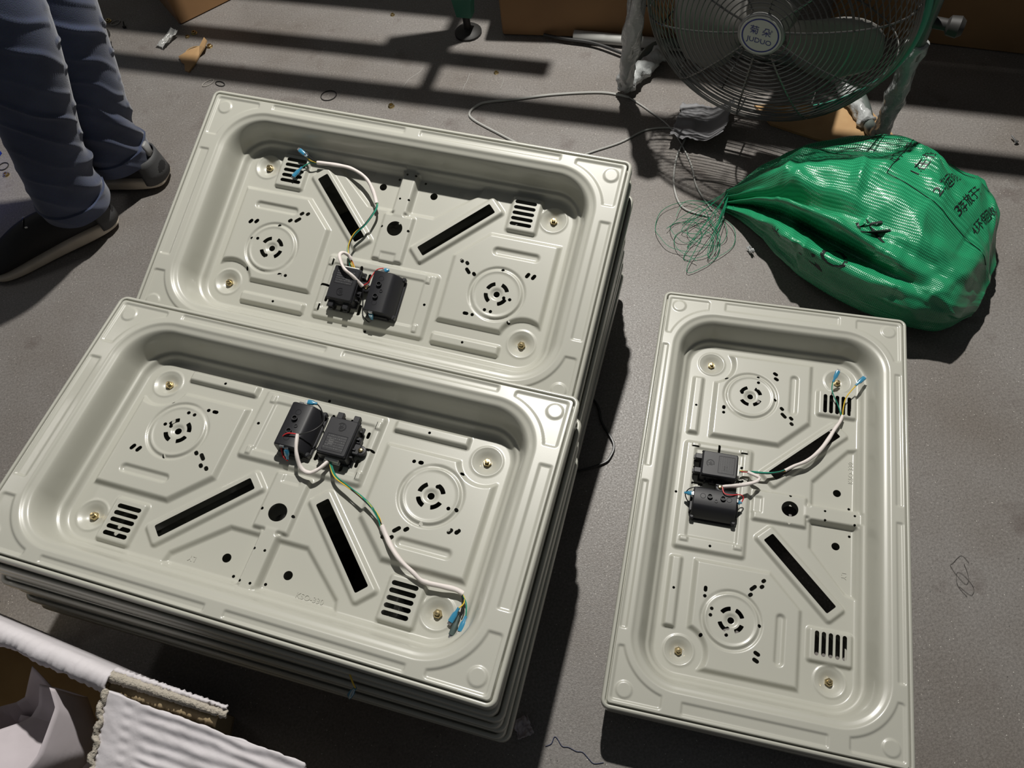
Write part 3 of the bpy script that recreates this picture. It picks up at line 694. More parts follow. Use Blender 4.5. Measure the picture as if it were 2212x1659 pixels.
# ------------------------------------------------------------------ green woven sack
def sack_material():
    m = bpy.data.materials.new('green_woven_plastic'); m.use_nodes = True
    nt = m.node_tree; b = nt.nodes['Principled BSDF']; L = nt.links.new; N = nt.nodes.new
    uv = N('ShaderNodeUVMap'); w = []
    for d in ('X', 'Y'):
        t = N('ShaderNodeTexWave'); t.wave_type = 'BANDS'; t.bands_direction = d; t.inputs['Scale'].default_value = 118; L(uv.outputs[0], t.inputs['Vector']); w.append(t)
    ad = N('ShaderNodeMath'); ad.operation = 'MULTIPLY'; L(w[0].outputs['Fac'], ad.inputs[0]); L(w[1].outputs['Fac'], ad.inputs[1])
    tc = N('ShaderNodeTexCoord'); n = N('ShaderNodeTexNoise'); n.inputs['Scale'].default_value = 55; n.inputs['Detail'].default_value = 4; L(tc.outputs['Object'], n.inputs['Vector'])
    a2 = N('ShaderNodeMath'); a2.operation = 'MULTIPLY_ADD'; L(n.outputs['Fac'], a2.inputs[0]); a2.inputs[1].default_value = 1.6; L(ad.outputs[0], a2.inputs[2])
    bp = N('ShaderNodeBump'); bp.inputs['Strength'].default_value = 0.5; bp.inputs['Distance'].default_value = 0.0009; L(a2.outputs[0], bp.inputs['Height']); L(bp.outputs[0], b.inputs['Normal'])
    r = N('ShaderNodeValToRGB'); r.color_ramp.elements[0].color = (0.012, 0.20, 0.085, 1); r.color_ramp.elements[1].color = (0.03, 0.36, 0.165, 1)
    r.color_ramp.elements[0].position = .0; r.color_ramp.elements[1].position = .6
    L(ad.outputs[0], r.inputs[0]); L(r.outputs[0], b.inputs['Base Color'])
    b.inputs['Roughness'].default_value = 0.24; b.inputs['Specular IOR Level'].default_value = 0.75
    return m
SACKM = sack_material()
AX = [(0.497, 1.037), (0.548, 1.018), (0.602, 0.988), (0.660, 0.940), (0.712, 0.884), (0.760, 0.832), (0.808, 0.782), (0.850, 0.738), (0.880, 0.712)]
WD = [0.018, 0.064, 0.112, 0.150, 0.168, 0.172, 0.162, 0.134, 0.060]
HT = [0.030, 0.080, 0.122, 0.148, 0.160, 0.160, 0.148, 0.118, 0.055]
UU = np.linspace(0, 1, len(AX))
axx = np.array(AX)
_cr = random.Random(5)
CREASE = [(_cr.uniform(.2, .95), _cr.uniform(.4, 2.9), _cr.uniform(-.5, 1.9), _cr.uniform(.05, .16), _cr.uniform(.004, .011), _cr.uniform(.012, .042)) for _ in range(64)]
def sack_pt(u, ph, off=0.0):
    """u along the axis from the tied neck, ph around it (0 = far side, pi/2 = top, pi = near side)"""
    e = 1e-3
    def c(t): return np.array([np.interp(t, UU, axx[:, 0]), np.interp(t, UU, axx[:, 1])])
    T = c(min(u + .05, 1)) - c(max(u - .05, 0)); T /= np.linalg.norm(T); S = np.array([-T[1], T[0]])
    w = sm_i(u, WD); h = sm_i(u, HT)
    cs, sn = math.cos(ph), math.sin(ph)
    x = w * math.copysign(abs(cs) ** .8, cs); z = h * (.42 + .58 * math.copysign(abs(sn) ** .8, sn)) if sn >= 0 else h * .42 * (1 - abs(sn) ** .6)
    # folds running from the neck
    k = 0.0
    for p0, p1, amp, wd, u1 in ((2.05, 2.0, .050, .13, .52), (2.55, 2.35, .045, .13, .60), (2.3, 2.2, -.024, .12, .62), (2.85, 2.65, -.02, .16, .70), (1.7, 1.62, -.018, .22, .8), (2.35, 2.55, .03, .09, .80), (1.0, 1.05, .010, .2, .7), (2.2, 2.32, -.02, .1, .85)):
        pc = p0 + (p1 - p0) * u; g = math.exp(-((ph - pc) / wd) ** 2) * math.sin(PI * min(1, u / u1 * .93 + .05)) ** .7 if u < u1 else 0
        k += amp * g
    k += .0055 * math.exp(-u * 5) * math.sin(26 * ph) + .004 * math.exp(-((u - .25) / .2) ** 2) * math.sin(17 * ph + 3)
    if sn > -.1:
        k += .010 * fbm(u * 2.2 + 3, ph * .9, 1.7, 1.3) + .004 * fbm(u * 6, ph * 2.2, 4.1, 1.1)
        for cu_, cp_, ang_, ln_, amp_, wd_ in CREASE:
            du, dp = (u - cu_) * .5, (ph - cp_) * .17; aa = du * math.cos(ang_) + dp * math.sin(ang_); bb_ = -du * math.sin(ang_) + dp * math.cos(ang_)
            g = max(0.0, 1 - abs(aa) / ln_)
            if g > 0 and abs(bb_) < wd_: k -= amp_ * g * (1 - abs(bb_) / wd_) ** 1.3
    k = k - off
    nx, nz = cs * .8, max(sn, 0) * 1.0
    x -= k * nx; z -= k * (nz + .15)
    p = c(u) + S * x
    return (p[0], p[1], max(z, .003 - off * 0))
def sm_i(u, A):
    t = u * (len(A) - 1); i = min(int(t), len(A) - 2); f_ = t - i
    p0, p1, p2, p3 = A[max(i - 1, 0)], A[i], A[i + 1], A[min(i + 2, len(A) - 1)]
    return 0.5 * (2 * p1 + (-p0 + p2) * f_ + (2 * p0 - 5 * p1 + 4 * p2 - p3) * f_ ** 2 + (-p0 + 3 * p1 - 3 * p2 + p3) * f_ ** 3)
NU, NP = 150, 260
sv = []; 
for i in range(NU):
    u = i / (NU - 1)
    for j in range(NP): sv.append(sack_pt(u, 2 * PI * j / NP - PI / 2))
sf = [(i * NP + j, i * NP + (j + 1) % NP, (i + 1) * NP + (j + 1) % NP, (i + 1) * NP + j) for i in range(NU - 1) for j in range(NP)]
sf.append(tuple((NU - 1) * NP + j for j in range(NP)))
sack = empty('woven_sack', (0.74, 0.85, 0)); tag(sack, 'green woven plastic sack with black print, tied at the neck', 'sack')
so = Vector(sack.location)
body = mk('sack_body', [(p[0] - so.x, p[1] - so.y, p[2]) for p in sv], sf, SACKM, sack)
uvl = body.data.uv_layers.new(name='UVMap')
li = np.zeros(len(body.data.loops), dtype=np.int32); body.data.loops.foreach_get('vertex_index', li)
uvs = np.zeros((len(li), 2)); uvs[:, 0] = (li // NP) / (NU - 1) * .52; uvs[:, 1] = (li % NP) / NP * .62
uvl.data.foreach_set('uv', uvs.ravel())
def sack_print(s, size, u0, p0, ang, par):
    """flat print: text laid on the sack surface; size in metres, ang = reading direction"""
    v, f = text_g(s, size, 0); ca, sa = math.cos(ang), math.sin(ang); out = []
    for x, y, z in v:
        a = ca * x - sa * y; bb = sa * x + ca * y
        q = sack_pt(min(max(u0 + a / .52, .02), .98), p0 - bb / .19, .0011); out.append((q[0] - so.x, q[1] - so.y, q[2]))
    return mk('printed_text', out, f, INK, par, False)
for s, sz, u0, p0, a in (('出 厂 日 期', .021, .50, 1.15, 1.45), ('1.在使用前', .021, .58, 1.20, 1.45), ('2.搬运时轻', .021, .67, 1.28, 1.45), ('3.存放于干', .021, .75, 1.28, 1.45), ('4.环保回收', .021, .83, 1.28, 1.45),
                         ('牛', .062, .57, 2.08, .9), ('V', .072, .46, 2.92, .8), ('O', .062, .51, 2.66, .8), ('米', .030, .27, 2.80, .4), ('净重', .016, .36, 1.05, .2)):
    sack_print(s, sz, u0, p0, a, body)
def sack_line(u0, p0, u1, p1):
    pts = [sack_pt(u0 + (u1 - u0) * t, p0 + (p1 - p0) * t, .0009) for t in np.linspace(0, 1, 14)]
    mk('printed_line', *tube_g([(q[0] - so.x, q[1] - so.y, q[2]) for q in pts], .0006, seg=4, smooth=False), INK, body)
for l in ((.5, .72, .92, .78), (.5, .72, .5, 1.55), (.5, 1.55, .93, 1.62), (.33, .7, .47, .72), (.33, .95, .42, .96), (.42, .72, .42, 1.1)): sack_line(*l)
GT = mat('green_thread', (0.012, 0.2, 0.10), .45)
b = MB(); rr = random.Random(11)
for k in range(12):
    p = [Vector((.505, 1.04, .03 + .02 * rr.random()))]
    c0 = Vector((.43 + rr.uniform(-.03, .03), .985 + rr.uniform(-.035, .035), 0)); r0 = rr.uniform(.025, .06); a = rr.uniform(0, 6)
    for q in range(rr.randint(4, 9)):
        a += rr.uniform(.5, 1.1); p.append(c0 + Vector((r0 * math.cos(a), r0 * math.sin(a) * 1.1, .002 + .012 * rr.random())))
    b.add(*tube_g([q - so for q in p], .0006, seg=4, n=6))
b.build('frayed_threads', GT, sack)
tube('neck_tie', [Vector(sack_pt(.04, t, -.003)) - so for t in np.linspace(0, 2 * PI, 18, endpoint=False)], .002, GT, sack, seg=6, closed=True)

# ------------------------------------------------------------------ person: jeans and trainers, standing at the left
SKIN = mat('skin', (0.45, 0.27, 0.19), .55); SHIRT = mat('dark_shirt', (.03, .035, .05), .85)
def denim():
    m = bpy.data.materials.new('blue_denim'); m.use_nodes = True
    nt = m.node_tree; b = nt.nodes['Principled BSDF']; L = nt.links.new; N = nt.nodes.new
    tc = N('ShaderNodeTexCoord'); n = N('ShaderNodeTexNoise'); n.inputs['Scale'].default_value = 9; n.inputs['Detail'].default_value = 6; L(tc.outputs['Object'], n.inputs['Vector'])
    r = N('ShaderNodeValToRGB'); r.color_ramp.elements[0].position = .38; r.color_ramp.elements[1].position = .66
    r.color_ramp.elements[0].color = (.032, .044, .092, 1); r.color_ramp.elements[1].color = (.052, .070, .135, 1); L(n.outputs['Fac'], r.inputs[0])
    n2 = N('ShaderNodeTexNoise'); n2.inputs['Scale'].default_value = 700; L(tc.outputs['Object'], n2.inputs['Vector'])
    mx = N('ShaderNodeMix'); mx.data_type = 'RGBA'; mx.blend_type = 'OVERLAY'; mx.inputs[0].default_value = .5; L(r.outputs[0], mx.inputs[6]); L(n2.outputs['Color'], mx.inputs[7]); L(mx.outputs[2], b.inputs['Base Color'])
    bp = N('ShaderNodeBump'); bp.inputs['Strength'].default_value = .4; bp.inputs['Distance'].default_value = .001; L(n2.outputs['Fac'], bp.inputs['Height']); L(bp.outputs[0], b.inputs['Normal'])
    b.inputs['Roughness'].default_value = .85; b.inputs['Sheen Weight'].default_value = .25
    return m
DENIM = denim()
L1 = [(-0.845, 1.300, 0.085), (-0.832, 1.290, 0.15), (-0.807, 1.288, 0.24), (-0.778, 1.292, 0.34), (-0.745, 1.297, 0.46), (-0.725, 1.315, 0.60), (-0.735, 1.355, 0.80), (-0.745, 1.39, 0.92)]
L2 = [(-0.765, 1.425, 0.085), (-0.757, 1.415, 0.15), (-0.738, 1.412, 0.23), (-0.720, 1.414, 0.32), (-0.700, 1.420, 0.45), (-0.700, 1.435, 0.60), (-0.725, 1.46, 0.80), (-0.745, 1.46, 0.92)]
LR = [.064, .066, .066, .072, .080, .086, .098, .105]
def skin_body(name, verts, edges, radii, material, parent, root=0, sub=2):
    me = bpy.data.meshes.new(name); me.from_pydata([Vector(v) for v in verts], edges, []); me.update()
    o = bpy.data.objects.new(name, me); col.objects.link(o); o.parent = parent
    me.skin_vertices.new() if hasattr(me.skin_vertices, 'new') and not me.skin_vertices else None
    md = o.modifiers.new('skin', 'SKIN'); md.use_smooth_shade = True
    if not me.skin_vertices: return o
    for i, r in enumerate(radii): me.skin_vertices[0].data[i].radius = (r, r)
    me.skin_vertices[0].data[root].use_root = True
    s = o.modifiers.new('sub', 'SUBSURF'); s.levels = sub; s.render_levels = sub
    me.materials.append(material)
    return o
per = empty('person', (-0.85, 1.38, 0)); tag(per, 'person in blue jeans and black trainers standing with heels towards the rear stack', 'person')
po = Vector(per.location)
hip = Vector((-0.745, 1.425, 0.93)); FWD = Vector((-0.95, -0.30, 0)); SIDE = Vector((-.30, .95, 0))
bv = []; be = []; br = []
def add(p, r, prev=None):
    bv.append(Vector(p) - po); br.append(r); i = len(bv) - 1
    if prev is not None: be.append((prev, i))
    return i
root = add(hip, .12)
chest = add(hip + FWD * .06 + Vector((0, 0, .22)), .125, root); sh = add(hip + FWD * .14 + Vector((0, 0, .45)), .13, chest)
nk = add(hip + FWD * .20 + Vector((0, 0, .53)), .055, sh); hd = add(hip + FWD * .25 + Vector((0, 0, .64)), .085, nk); add(hip + FWD * .27 + Vector((0, 0, .74)), .075, hd)
for P in (L1, L2):
    k = root
    for q, r in list(zip(P, LR))[::-1][1:]: k = add(q, r * .72, k)
hands = []
for s in (-1, 1):
    a = add(hip + FWD * .15 + SIDE * (s * .18) + Vector((0, 0, .43)), .055, sh); e = add(hip + FWD * .22 + SIDE * (s * .24) + Vector((0, 0, .17)), .045, a)
    w = add(hip + FWD * .42 + SIDE * (s * .18) + Vector((0, 0, .06)), .03, e); pm = add(hip + FWD * .49 + SIDE * (s * .16) + Vector((0, 0, .04)), .034, w)
    for k in range(4):
        f0 = hip + FWD * .53 + SIDE * (s * (.13 + .022 * k)) + Vector((0, 0, .035)); f1 = add(f0, .010, pm); f2 = add(f0 + FWD * (.032 - .004 * abs(k - 1.5)) + Vector((0, 0, -.012)), .009, f1); add(f0 + FWD * (.045 - .005 * abs(k - 1.5)) + Vector((0, 0, -.035)), .008, f2)
    t0 = hip + FWD * .48 + SIDE * (s * .118) + Vector((0, 0, .035)); f1 = add(t0, .012, pm); add(t0 + FWD * .035 + Vector((0, 0, -.02)), .010, f1)
bodyo = skin_body('body', bv, be, br, SKIN, per)
sv_, se_, sr_ = [], [], []
def sadd(p, r, prev=None):
    sv_.append(Vector(p) - po); sr_.append(r); i = len(sv_) - 1
    if prev is not None: se_.append((prev, i))
    return i
a0 = sadd(hip + Vector((0, 0, -.03)), .15); a1 = sadd(hip + FWD * .06 + Vector((0, 0, .22)), .15, a0); a2 = sadd(hip + FWD * .14 + Vector((0, 0, .45)), .15, a1)
for s in (-1, 1):
    a = sadd(hip + FWD * .15 + SIDE * (s * .185) + Vector((0, 0, .43)), .07, a2); e = sadd(hip + FWD * .22 + SIDE * (s * .24) + Vector((0, 0, .17)), .058, a)
    sadd(hip + FWD * .39 + SIDE * (s * .185) + Vector((0, 0, .075)), .045, e)
skin_body('shirt', sv_, se_, sr_, SHIRT, per)
hv, hf = lathe_g([(.02, .115), (.06, .1), (.088, .06), (.096, 0.0), (.09, -.05), (.07, -.06)], 20); mk('hair', [p + hip - po + FWD * .245 + Vector((0, 0, .67)) for p in hv], hf, mat('black_hair', (.012, .010, .010), .5), per)
def leg_cloth(name, P, seed, cuff):
    P2 = spline(P, 44); N_ = len(P2); v = []; SEG = 110; rr = random.Random(seed); ph = [rr.uniform(0, 6) for _ in range(6)]
    Ls = np.interp(np.linspace(0, 1, N_), np.linspace(0, 1, len(LR)), LR)
    for i, p in enumerate(P2):
        t = i / (N_ - 1); z = p[2]
        for k in range(SEG):
            a = 2 * PI * k / SEG
            low = math.exp(-((z - .17) / .07) ** 2); mid = math.exp(-((z - .36) / .17) ** 2)
            diag = z * 1.0 + .075 * math.sin(a + .4 + .2 * ph[0])
            wr_ = low * (.0045 * (1 - 2 * abs(math.sin(diag * 52 + 1.1 * math.sin(a + ph[1])))) + .003 * math.sin(diag * 70 + 2 * a + ph[2])) * (.65 + .35 * math.sin(a * 1.0 + ph[5]))
            kf = .25 + .75 * max(0, math.cos(a + .75)) * (.55 + .45 * math.sin(z * 37 + 2 * a + ph[4]))
            cr = math.sin(diag * 52 + 1.1 * math.sin(a + ph[3]) + .8 * a + 1.2 * fbm(a * .8, z * 9, seed, 1.0, 1)); wr_ += mid * kf * .0058 * math.exp(-(cr / .28) ** 2) - mid * kf * .002
            wr_ += .005 * fbm(math.cos(a) * .8, math.sin(a) * .8, z * 4 + seed, 1.0, 1)
            r = Ls[i] * (1 + .06 * math.cos(2 * (a - .6))) + wr_
            if z < .12: r += .004
            v.append((p[0] - po.x + r * math.cos(a), p[1] - po.y + r * math.sin(a), z + cuff * math.cos(a - 2.6) * max(0, 1 - (z - .08) / .1)))
    f = [(i * SEG + k, i * SEG + (k + 1) % SEG, (i + 1) * SEG + (k + 1) % SEG, (i + 1) * SEG + k) for i in range(N_ - 1) for k in range(SEG)]
    return v, f
jb = MB(); jb.add(*leg_cloth('l', L1, 3, .012)); jb.add(*leg_cloth('r', L2, 8, .012))
hv, hf = lathe_g([(.085, -.20), (.125, -.14), (.150, -.06), (.155, .0), (.148, .07), (.14, .1)], 32); jb.add([FWD * (p.x * .82) + SIDE * (p.y * 1.06) + Vector((0, 0, p.z)) + hip - po + Vector((0, 0, -.02)) for p in hv], hf)
jb.build('jeans', DENIM, per, True, None)
SHOEM = mat('black_knit', (.012, .012, .013), .7, bump=(400, .3, .001)); SHOEG = mat('charcoal_heel', (.055, .056, .058), .6, bump=(500, .3, .001)); SOLE = mat('cream_sole', (.70, .63, .53), .6, noise=(30, (.52, .45, .36), .7))
def shoe(heel, toe, tilt=0.0):
    """trainer lofted from heel to toe; stations: position along, half width, top height, sole height"""
    h, t = Vector(heel), Vector(toe); F = (t - h); L = F.length; F.normalize(); S = Vector((-F.y, F.x, 0))
    st = [(.0, .018, .062, .030, .014), (.02, .031, .086, .037, .007), (.07, .036, .098, .038, .003), (.12, .036, .100, .033, .002), (.16, .037, .098, .026, .001), (.20, .041, .086, .024, 0), (.235, .044, .066, .022, .0), (.265, .043, .054, .021, .002), (.285, .034, .044, .020, .006), (.298, .016, .032, .018, .011)]
    k = L / .298
    def loft(fn, seg=24):
        v = []
        for q in st:
            for j in range(seg): v.append(h + F * (q[0] * k) + fn(q, 2 * PI * j / seg) - po)
        f = [(i * seg + j, i * seg + (j + 1) % seg, (i + 1) * seg + (j + 1) % seg, (i + 1) * seg + j) for i in range(len(st) - 1) for j in range(seg)]
        f.append(tuple(range(seg - 1, -1, -1))); f.append(tuple((len(st) - 1) * seg + j for j in range(seg)))
        return v, f
    def upper(q, a):
        x = math.cos(a); z = math.sin(a); hh = (q[2] - q[3] * .6) / 2
        return S * (q[1] * math.copysign(abs(x) ** .75, x) * (1 if z < 0 else (1 - .42 * z))) + Vector((0, 0, q[3] * .6 + hh + hh * math.copysign(abs(z) ** .8, z)))
    def sole(q, a):
        x = math.cos(a); z = math.sin(a); hh = (q[3] - q[4]) / 2
        return S * ((q[1] + .005) * math.copysign(abs(x) ** .45, x)) + Vector((0, 0, q[4] + hh + hh * math.copysign(abs(z) ** .45, z)))
    u = mk('shoe_upper', *loft(upper), SHOEM, per); sub = u.modifiers.new('s', 'SUBSURF'); sub.levels = 2; sub.render_levels = 2
    s_ = mk('shoe_sole', *loft(sole), SOLE, per); sub = s_.modifiers.new('s', 'SUBSURF'); sub.levels = 2; sub.render_levels = 2
    # heel counter, laces, pull tab
    hc = []
    seg = 18
    for z in (.022, .045, .068, .082):
        for j in range(seg + 1):
            a = -1.75 + 3.5 * j / seg; wd = .040 - .006 * (z / .08) + (.002); 
            hc.append(h + F * ((.034 - (.038 - .010 * z / .08) * math.cos(a)) * k) + S * (wd * math.sin(a)) + Vector((0, 0, z)) - po)
    f = [(i * (seg + 1) + j, i * (seg + 1) + j + 1, (i + 1) * (seg + 1) + j + 1, (i + 1) * (seg + 1) + j) for i in range(3) for j in range(seg)]
    o = mk('heel_counter', hc, f, SHOEG, u); sd = o.modifiers.new('t', 'SOLIDIFY'); sd.thickness = .004; sd.offset = 1
    for q in range(4):
        c = h + F * ((.165 + .018 * q) * k) + Vector((0, 0, .099 - .008 * q)) - po
        mk('lace', *tube_g([c - S * .014 + Vector((0, 0, -.008)), c + Vector((0, 0, -.003)), c + S * .014 + F * .006 + Vector((0, 0, -.008))], .0022, seg=6), BLK, u)
        for sgn in (-1, 1): mk('lace_eyelet', *box_g(c + S * (sgn * .016) + Vector((0, 0, -.009)), (.003, .0015, .0015), .0005), WHITEP, u)
    mk('pull_tab', *box_g(h + F * .012 + Vector((0, 0, .098)) - po, (.004, .009, .016), .002, Matrix((F, S, Vector((0, 0, 1)))).transposed()), mat('grey_tab', (.25, .25, .25), .5), u)
shoe((-0.792, 1.318, 0), (-1.075, 1.222, 0)); shoe((-0.682, 1.408, 0), (-0.955, 1.49, 0))

# ------------------------------------------------------------------ blue crates behind the person
def crate(loc, yaw, label):
    t = empty('blue_crate', loc, (0, 0, yaw)); tag(t, label, 'crate')
    w, d, h = .40, .30, .12
    mk('base', *box_g((0, 0, .004), (w / 2, d / 2, .004), .001), BLUEB, t, True, 30)
    for s in (-1, 1):
        mk('side_wall', *box_g((0, s * (d / 2 - .003), h / 2), (w / 2, .003, h / 2), .001), BLUEB, t, True, 30)
        mk('end_wall', *box_g((s * (w / 2 - .003), 0, h / 2), (.003, d / 2, h / 2), .001), BLUEB, t, True, 30)
        mk('rim', *box_g((0, s * (d / 2 + .004), h - .004), (w / 2 + .008, .006, .004), .001), BLUEB, t, True, 30)
crate((-1.20, 1.93, 0), math.radians(-28), 'blue plastic crate behind the jeans'); crate((-1.36, 1.555, 0), math.radians(-24), 'blue plastic crate cut by the left edge beside the near shoe')

# ------------------------------------------------------------------ white open carton in the near left corner
WBOX = mat('white_corrugated_board', (0.66, 0.63, 0.66), .75, noise=(30, (.58, .55, .57), .6), bump=(90, .25, .002))
INNER = mat('board_inside', (0.40, 0.31, 0.18), .85, noise=(12, (.3, .22, .12), .5)); RAW = mat('torn_board', (.42, .38, .32), .9, bump=(300, .8, .003))
PAPER = mat('crumpled_paper', (0.55, 0.50, 0.53), .8, noise=(25, (.45, .41, .43), .5))
wt = empty('white_carton', (-0.515, 0.221, 0)); tag(wt, 'open white corrugated carton with a torn folded-out flap, near left corner', 'carton')
BH_ = .36; WO = Vector(wt.location)
DX = Vector((.871, -.491, 0)); DO = Vector((.491, .871, 0)); DV = Vector((-.20, -.98, 0)).normalized()
def panel(name, p0, p1, z0, z1a, z1b, th, out, mtl, n, amp, seed):
    """upright board panel from p0 to p1 with a ragged top edge"""
    v = []; f = []
    for i in range(n + 1):
        t = i / n; a = p0.lerp(p1, t) - WO; zt = z1a + (z1b - z1a) * t + amp * fbm(t * 22, seed, 0, 1.0)
        for d, zz in ((0, z0), (th, z0), (th, zt - .003), (th * .7, zt), (th * .3, zt), (0, zt - .003)): v.append(a + out * d + Vector((0, 0, zz)))
    for i in range(n):
        for k in range(6): k2 = (k + 1) % 6; f.append((i * 6 + k, (i + 1) * 6 + k, (i + 1) * 6 + k2, i * 6 + k2))
    f.append(tuple(range(6))); f.append(tuple(n * 6 + k for k in range(5, -1, -1)))
    return mk(name, v, f, mtl, wt, True, 40)
C0 = WO.copy(); CL = C0 - DX * .55; CN = C0 + DV * .45; CM = CL + DV * .45
panel('far_wall', CL, C0, 0, BH_ - .002, BH_ - .002, .006, -DO, INNER, 60, .004, 1)
panel('right_wall', C0, CN, 0, BH_ - .012, BH_ - .13, .006, -DX, INNER, 50, .003, 2)
panel('left_wall', CL, CM, 0, BH_, BH_, .006, DX, INNER, 10, .003, 3)
panel('near_wall', CM, CN, 0, BH_ - .03, BH_ - .13, .006, DO, INNER, 20, .003, 4)
b = MB(); q = [p - WO for p in (CL, CM, CN, C0)]; b.add([p + Vector((0, 0, z)) for z in (.001, .006) for p in q], [(0, 1, 2, 3), (7, 6, 5, 4), (0, 4, 5, 1), (1, 5, 6, 2), (2, 6, 7, 3), (3, 7, 4, 0)]); b.build('bottom', INNER, wt, False)
# folded-out flap of the far wall: crushed rounded fold along the top, hanging down outside
v = []; n = 220; prof = [(-.0075, -.009), (-.0085, -.002), (-.005, .0045), (.003, .006), (.0085, .002), (.0105, -.008), (.0115, -.05), (.012, -.12)]
for i in range(n + 1):
    a = -.55 + .553 * i / n
    for k, (dy, dz) in enumerate(prof):
        w_ = (.5, 1, 1, .6, .3, .15, .1, .1)[k]
        crush = math.sin(a * 620 + 1.5 * math.sin(a * 90)) * (.45 + .55 * fbm(a * 22, 1, 0, 1))
        v.append(DX * a + DO * (dy + w_ * (.0016 * crush + .003 * fbm(a * 34, k * .6, 2, 1))) + Vector((0, 0, BH_ + dz + w_ * (.0016 * crush + .003 * fbm(a * 26, k * .4, 0, 1)) - .0)))
m_ = len(prof); f = [(i * m_ + k, i * m_ + k + 1, (i + 1) * m_ + k + 1, (i + 1) * m_ + k) for i in range(n) for k in range(m_ - 1)]
o = mk('folded_flap', v, f, WBOX, wt); sd = o.modifiers.new('t', 'SOLIDIFY'); sd.thickness = .003; sd.offset = -1
# ribbed flap folded out over the right wall
FU_ = Vector((.213, -.108, -.036)); FV_ = Vector((-.085, -.36, -.10)); F0 = Vector((-.513, .2105, .366)) - WO
v = []; nx_, ny_ = 60, 260
for i in range(nx_ + 1):
    s_ = i / nx_
    for j in range(ny_ + 1):
        q = j / ny_; edge = (.0025 * fbm(s_ * 9, 3, 0, 1) + .0008 * fbm(s_ * 30, 3, 0, 1)) if j == 0 else 0
        sx = s_ + (.028 * (q < 1) * fbm(q * 26, 7, 0, 1) if i == nx_ else 0) + (.02 * math.sin(j * 1.1) * fbm(q * 14, 2, 0, 1) if i == 0 else 0)
        p = F0 + FU_ * sx + FV_ * q + Vector((.25, 1, 0)) * edge
        rib = min(1, max(0, (s_ - .16) / .05)); ph_ = q * 31 + .5 * fbm(s_ * 2, q * 6, 1, 1)
        z = rib * .0009 * math.sin(2 * PI * ph_) + .0022 * fbm(s_ * 4, q * 7, 5, 1) + .0010 * fbm(s_ * 14, q * 20, 8, 1)
        z += .007 * math.sin(PI * min(1, s_ / .16)) * (s_ < .16) * .5 - .012 * s_ * (1 - s_)
        z += .0014 * math.exp(-((s_ - .125) / .012) ** 2) * math.sin(j * .75)
        v.append(p + Vector((0, 0, z)))
f = [(i * (ny_ + 1) + j, i * (ny_ + 1) + j + 1, (i + 1) * (ny_ + 1) + j + 1, (i + 1) * (ny_ + 1) + j) for i in range(nx_) for j in range(ny_)]
o = mk('ribbed_flap', v, f, WBOX, wt); sd = o.modifiers.new('t', 'SOLIDIFY'); sd.thickness = .005; sd.offset = -1
o['label'] = 'ribbed white flap folded outwards'
# rope of crushed board along the flap's inner edge
v, f = tube_g([F0 + FV_ * (t * .95) + Vector((-.002 + .002 * math.sin(t * 90), 0, .001 * math.sin(t * 140))) for t in np.linspace(0, 1, 90)], .0045, seg=8, n=2, radfn=lambda u, a: .0038 * (1 + .35 * math.sin(u * 210 + 2 * a)))
mk('crushed_edge', v, f, RAW, wt)
# torn double layer between the two flaps
E0 = Vector((-.512, .2245, .3655)) - WO; E1 = Vector((-.383, .1625, .346)) - WO; SD = Vector((.43, .9, 0))
for off, dz, w0, mt, sd_, ln in ((.0015, .0005, .0065, RAW, 4, 1.0), (-.0075, -.010, .010, INNER, 5, .92), (.008, -.003, .0045, WBOX, 6, .97)):
    v = []; n = 80
    for i in range(n + 1):
        a = i / n; c = E0.lerp(E1, a * ln) + SD * off + Vector((0, 0, dz + .0025 * fbm(a * 9, sd_ + 3, 0, 1)))
        w_ = w0 * (1 - .35 * a)
        for k, dzz in ((-1, -.003), (-.3, .0006), (.5, .0008), (1, -.003)): v.append(c + SD * (w_ * k + .0022 * fbm(a * 40, sd_ + k, 0, 1)) + Vector((0, 0, dzz + .0012 * fbm(a * 60, sd_ - k, 1, 1))))
    f = [(i * 4 + k, (i + 1) * 4 + k, (i + 1) * 4 + k + 1, i * 4 + k + 1) for i in range(n) for k in range(3)]
    o = mk('torn_layer', v, f, mt, wt); q = o.modifiers.new('t', 'SOLIDIFY'); q.thickness = .0025
# crumpled paper inside: separate sheets
def sheet(c, w, h, tilt, seed, label):
    n = 34; v = []; rr = random.Random(seed); pl = [(rr.uniform(0, 2 * PI), rr.uniform(-.6, .6), rr.uniform(.15, .55)) for _ in range(9)]
    R_ = Matrix.Rotation(tilt[2], 3, 'Z') @ Matrix.Rotation(tilt[0], 3, 'X') @ Matrix.Rotation(tilt[1], 3, 'Y')
    for i in range(n + 1):
        for j in range(n + 1):
            x = 2 * i / n - 1; y = 2 * j / n - 1
            z = sum(k * abs(math.cos(a) * x + math.sin(a) * y - o_) for a, o_, k in pl) * .05 - .06
            v.append(Vector(c) + R_ @ Vector((x * w * (1 - .1 * y * y), y * h * (1 - .12 * x * x), z)))
    f = [(i * (n + 1) + j, (i + 1) * (n + 1) + j, (i + 1) * (n + 1) + j + 1, i * (n + 1) + j + 1) for i in range(n) for j in range(n)]
    o = mk('crumpled_paper', v, f, PAPER, None, True, 12); q = o.modifiers.new('t', 'SOLIDIFY'); q.thickness = .0006
    return tag(o, label, 'paper')
sheet((-0.70, 0.185, 0.225), .072, .055, (-.15, .2, .5), 21, 'crumpled white paper at the left inside the white carton'); sheet((-0.602, 0.165, 0.265), .05, .06, (-.1, -.75, -.5), 5, 'crumpled paper sheet standing against the right wall inside the white carton'); sheet((-0.70, 0.09, 0.13), .12, .10, (.1, .1, 1.0), 9, 'crumpled paper lying low inside the white carton')

